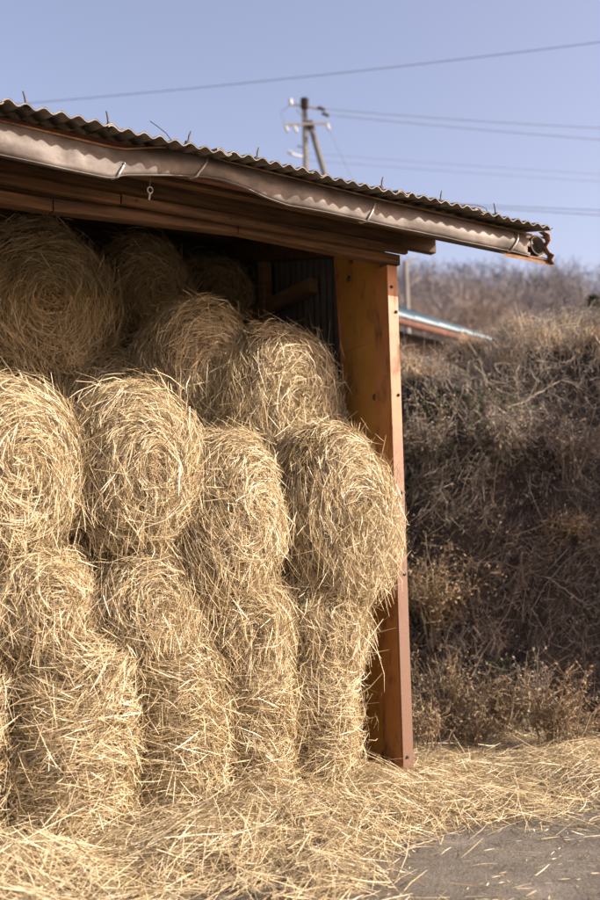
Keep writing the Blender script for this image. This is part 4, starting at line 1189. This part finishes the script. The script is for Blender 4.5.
# dark evergreen at right edge
def evergreen(px, D, height, width, label, seed):
    rg = np.random.default_rng(seed)
    b = atD(px, 300, D); lat = (b - CAM) @ RT; b[2] = hz(D, lat) - 0.1
    root = empty('evergreen_tree', tuple(b)); tag(root, label, 'tree', 'evergreens on the slope')
    V, Q = polytube([(0, 0, 0), (0.05, 0, height * 0.5), (0, 0, height * 0.97)], [0.16, 0.11, 0.02], 8)
    link('trunk', np_mesh('trunk', V, Q, np.tile(np.array((0.09, 0.065, 0.05)), (len(V), 1))), M['twig'], root)
    m = 6000; s = rg.random(m) ** 0.8; az = rg.uniform(0, 6.283, m)
    lay_ = 0.75 + 0.25 * np.sin(s * 40 + az * 2)
    r = width * (1 - s) ** 0.7 * lay_ * np.sqrt(rg.uniform(0.2, 1, m)) + 0.05
    P = np.stack([r * np.cos(az), r * np.sin(az), height * (0.12 + 0.88 * s) - r * 0.15], -1)
    T = unit(np.stack([np.cos(az), np.sin(az), rg.normal(-0.1, 0.4, m)], -1) + rg.normal(0, 0.3, (m, 3)))
    L = rg.uniform(0.2, 0.45, m)
    V, Q = strips(P, T, np.tile(UPZ, (m, 1)) + 0.01, L, rg.uniform(0.05, 0.11, m), 0.1 * L, np.tile(UPZ, (m, 1)), rg, 3)
    pal = np.array([(0.035, 0.05, 0.022), (0.05, 0.065, 0.028), (0.06, 0.06, 0.03)])
    c = link('crown', np_mesh('crown', V, Q, rep(pick(rg, pal, m), 3)), M['leaf'], root); tag(c, kind='stuff')
evergreen(594, 36, 7.4, 1.3, 'dark evergreen tree at the right edge above the bank', 7)
evergreen(566, 52, 6.3, 1.3, 'smaller dull evergreen left of the dark one at the right edge', 8)
# far woods on the hill: one mass of bare crowns
rg = np.random.default_rng(800)
nt_ = 1400
D = rg.uniform(50, 138, nt_); Lt = rg.uniform(-0.05, 0.42, nt_) * D
B0 = hill_fn(D, Lt)
per = 62
hT = rg.uniform(4, 8, nt_)
i = np.repeat(np.arange(nt_), per); m = len(i)
az = rg.uniform(0, 6.283, m); s = rg.uniform(0.3, 1, m)
r = hT[i] * 0.33 * np.sqrt(rg.random(m)) * np.sin(np.clip(s, 0, 1) * 2.4 + 0.3)
P = B0[i] + np.stack([r * np.cos(az), r * np.sin(az), hT[i] * s], -1)
T = unit(np.stack([np.cos(az) * 0.6, np.sin(az) * 0.6, np.ones(m)], -1) + rg.normal(0, 0.7, (m, 3)))
L = hT[i] * rg.uniform(0.10, 0.24, m)
V, Q = ribbons(P, T, np.tile(UPZ, (m, 1)) + 0.01, L, rg.uniform(0.025, 0.06, m), 0.08 * L, unit(rg.normal(size=(m, 3))), rg, 3, roll=3)
tc = pick(rg, np.array([(0.17, 0.15, 0.15), (0.13, 0.118, 0.125), (0.205, 0.18, 0.17), (0.15, 0.14, 0.15)]), nt_)[i] * rg.uniform(0.85, 1.15, (m, 1))  # crown tints greyed as well, haze mixed into the colour
Vt, Qt = merge([polytube([B0[k] + np.array([0, 0, -0.3]), B0[k] + np.array([0, 0, hT[k] * 0.8])], [0.1, 0.03], 4) for k in range(nt_)])
Va, Qa = merge([(V, Q), (Vt, Qt)])
o = link('hillside_wood', np_mesh('hillside_wood', Va, Qa, np.concatenate([rep(tc, 3, 2), np.tile(np.array((0.16, 0.13, 0.12)), (len(Vt), 1))])), M['twig'])
tag(o, 'leafless brown wood covering the far hillside', 'wood', kind='stuff')
print('triangles', sum(sum(len(p.vertices) - 2 for p in ob.data.polygons) if len(ob.data.polygons) < 2000 else 2 * len(ob.data.polygons) for ob in scene.objects if ob.type == 'MESH'))
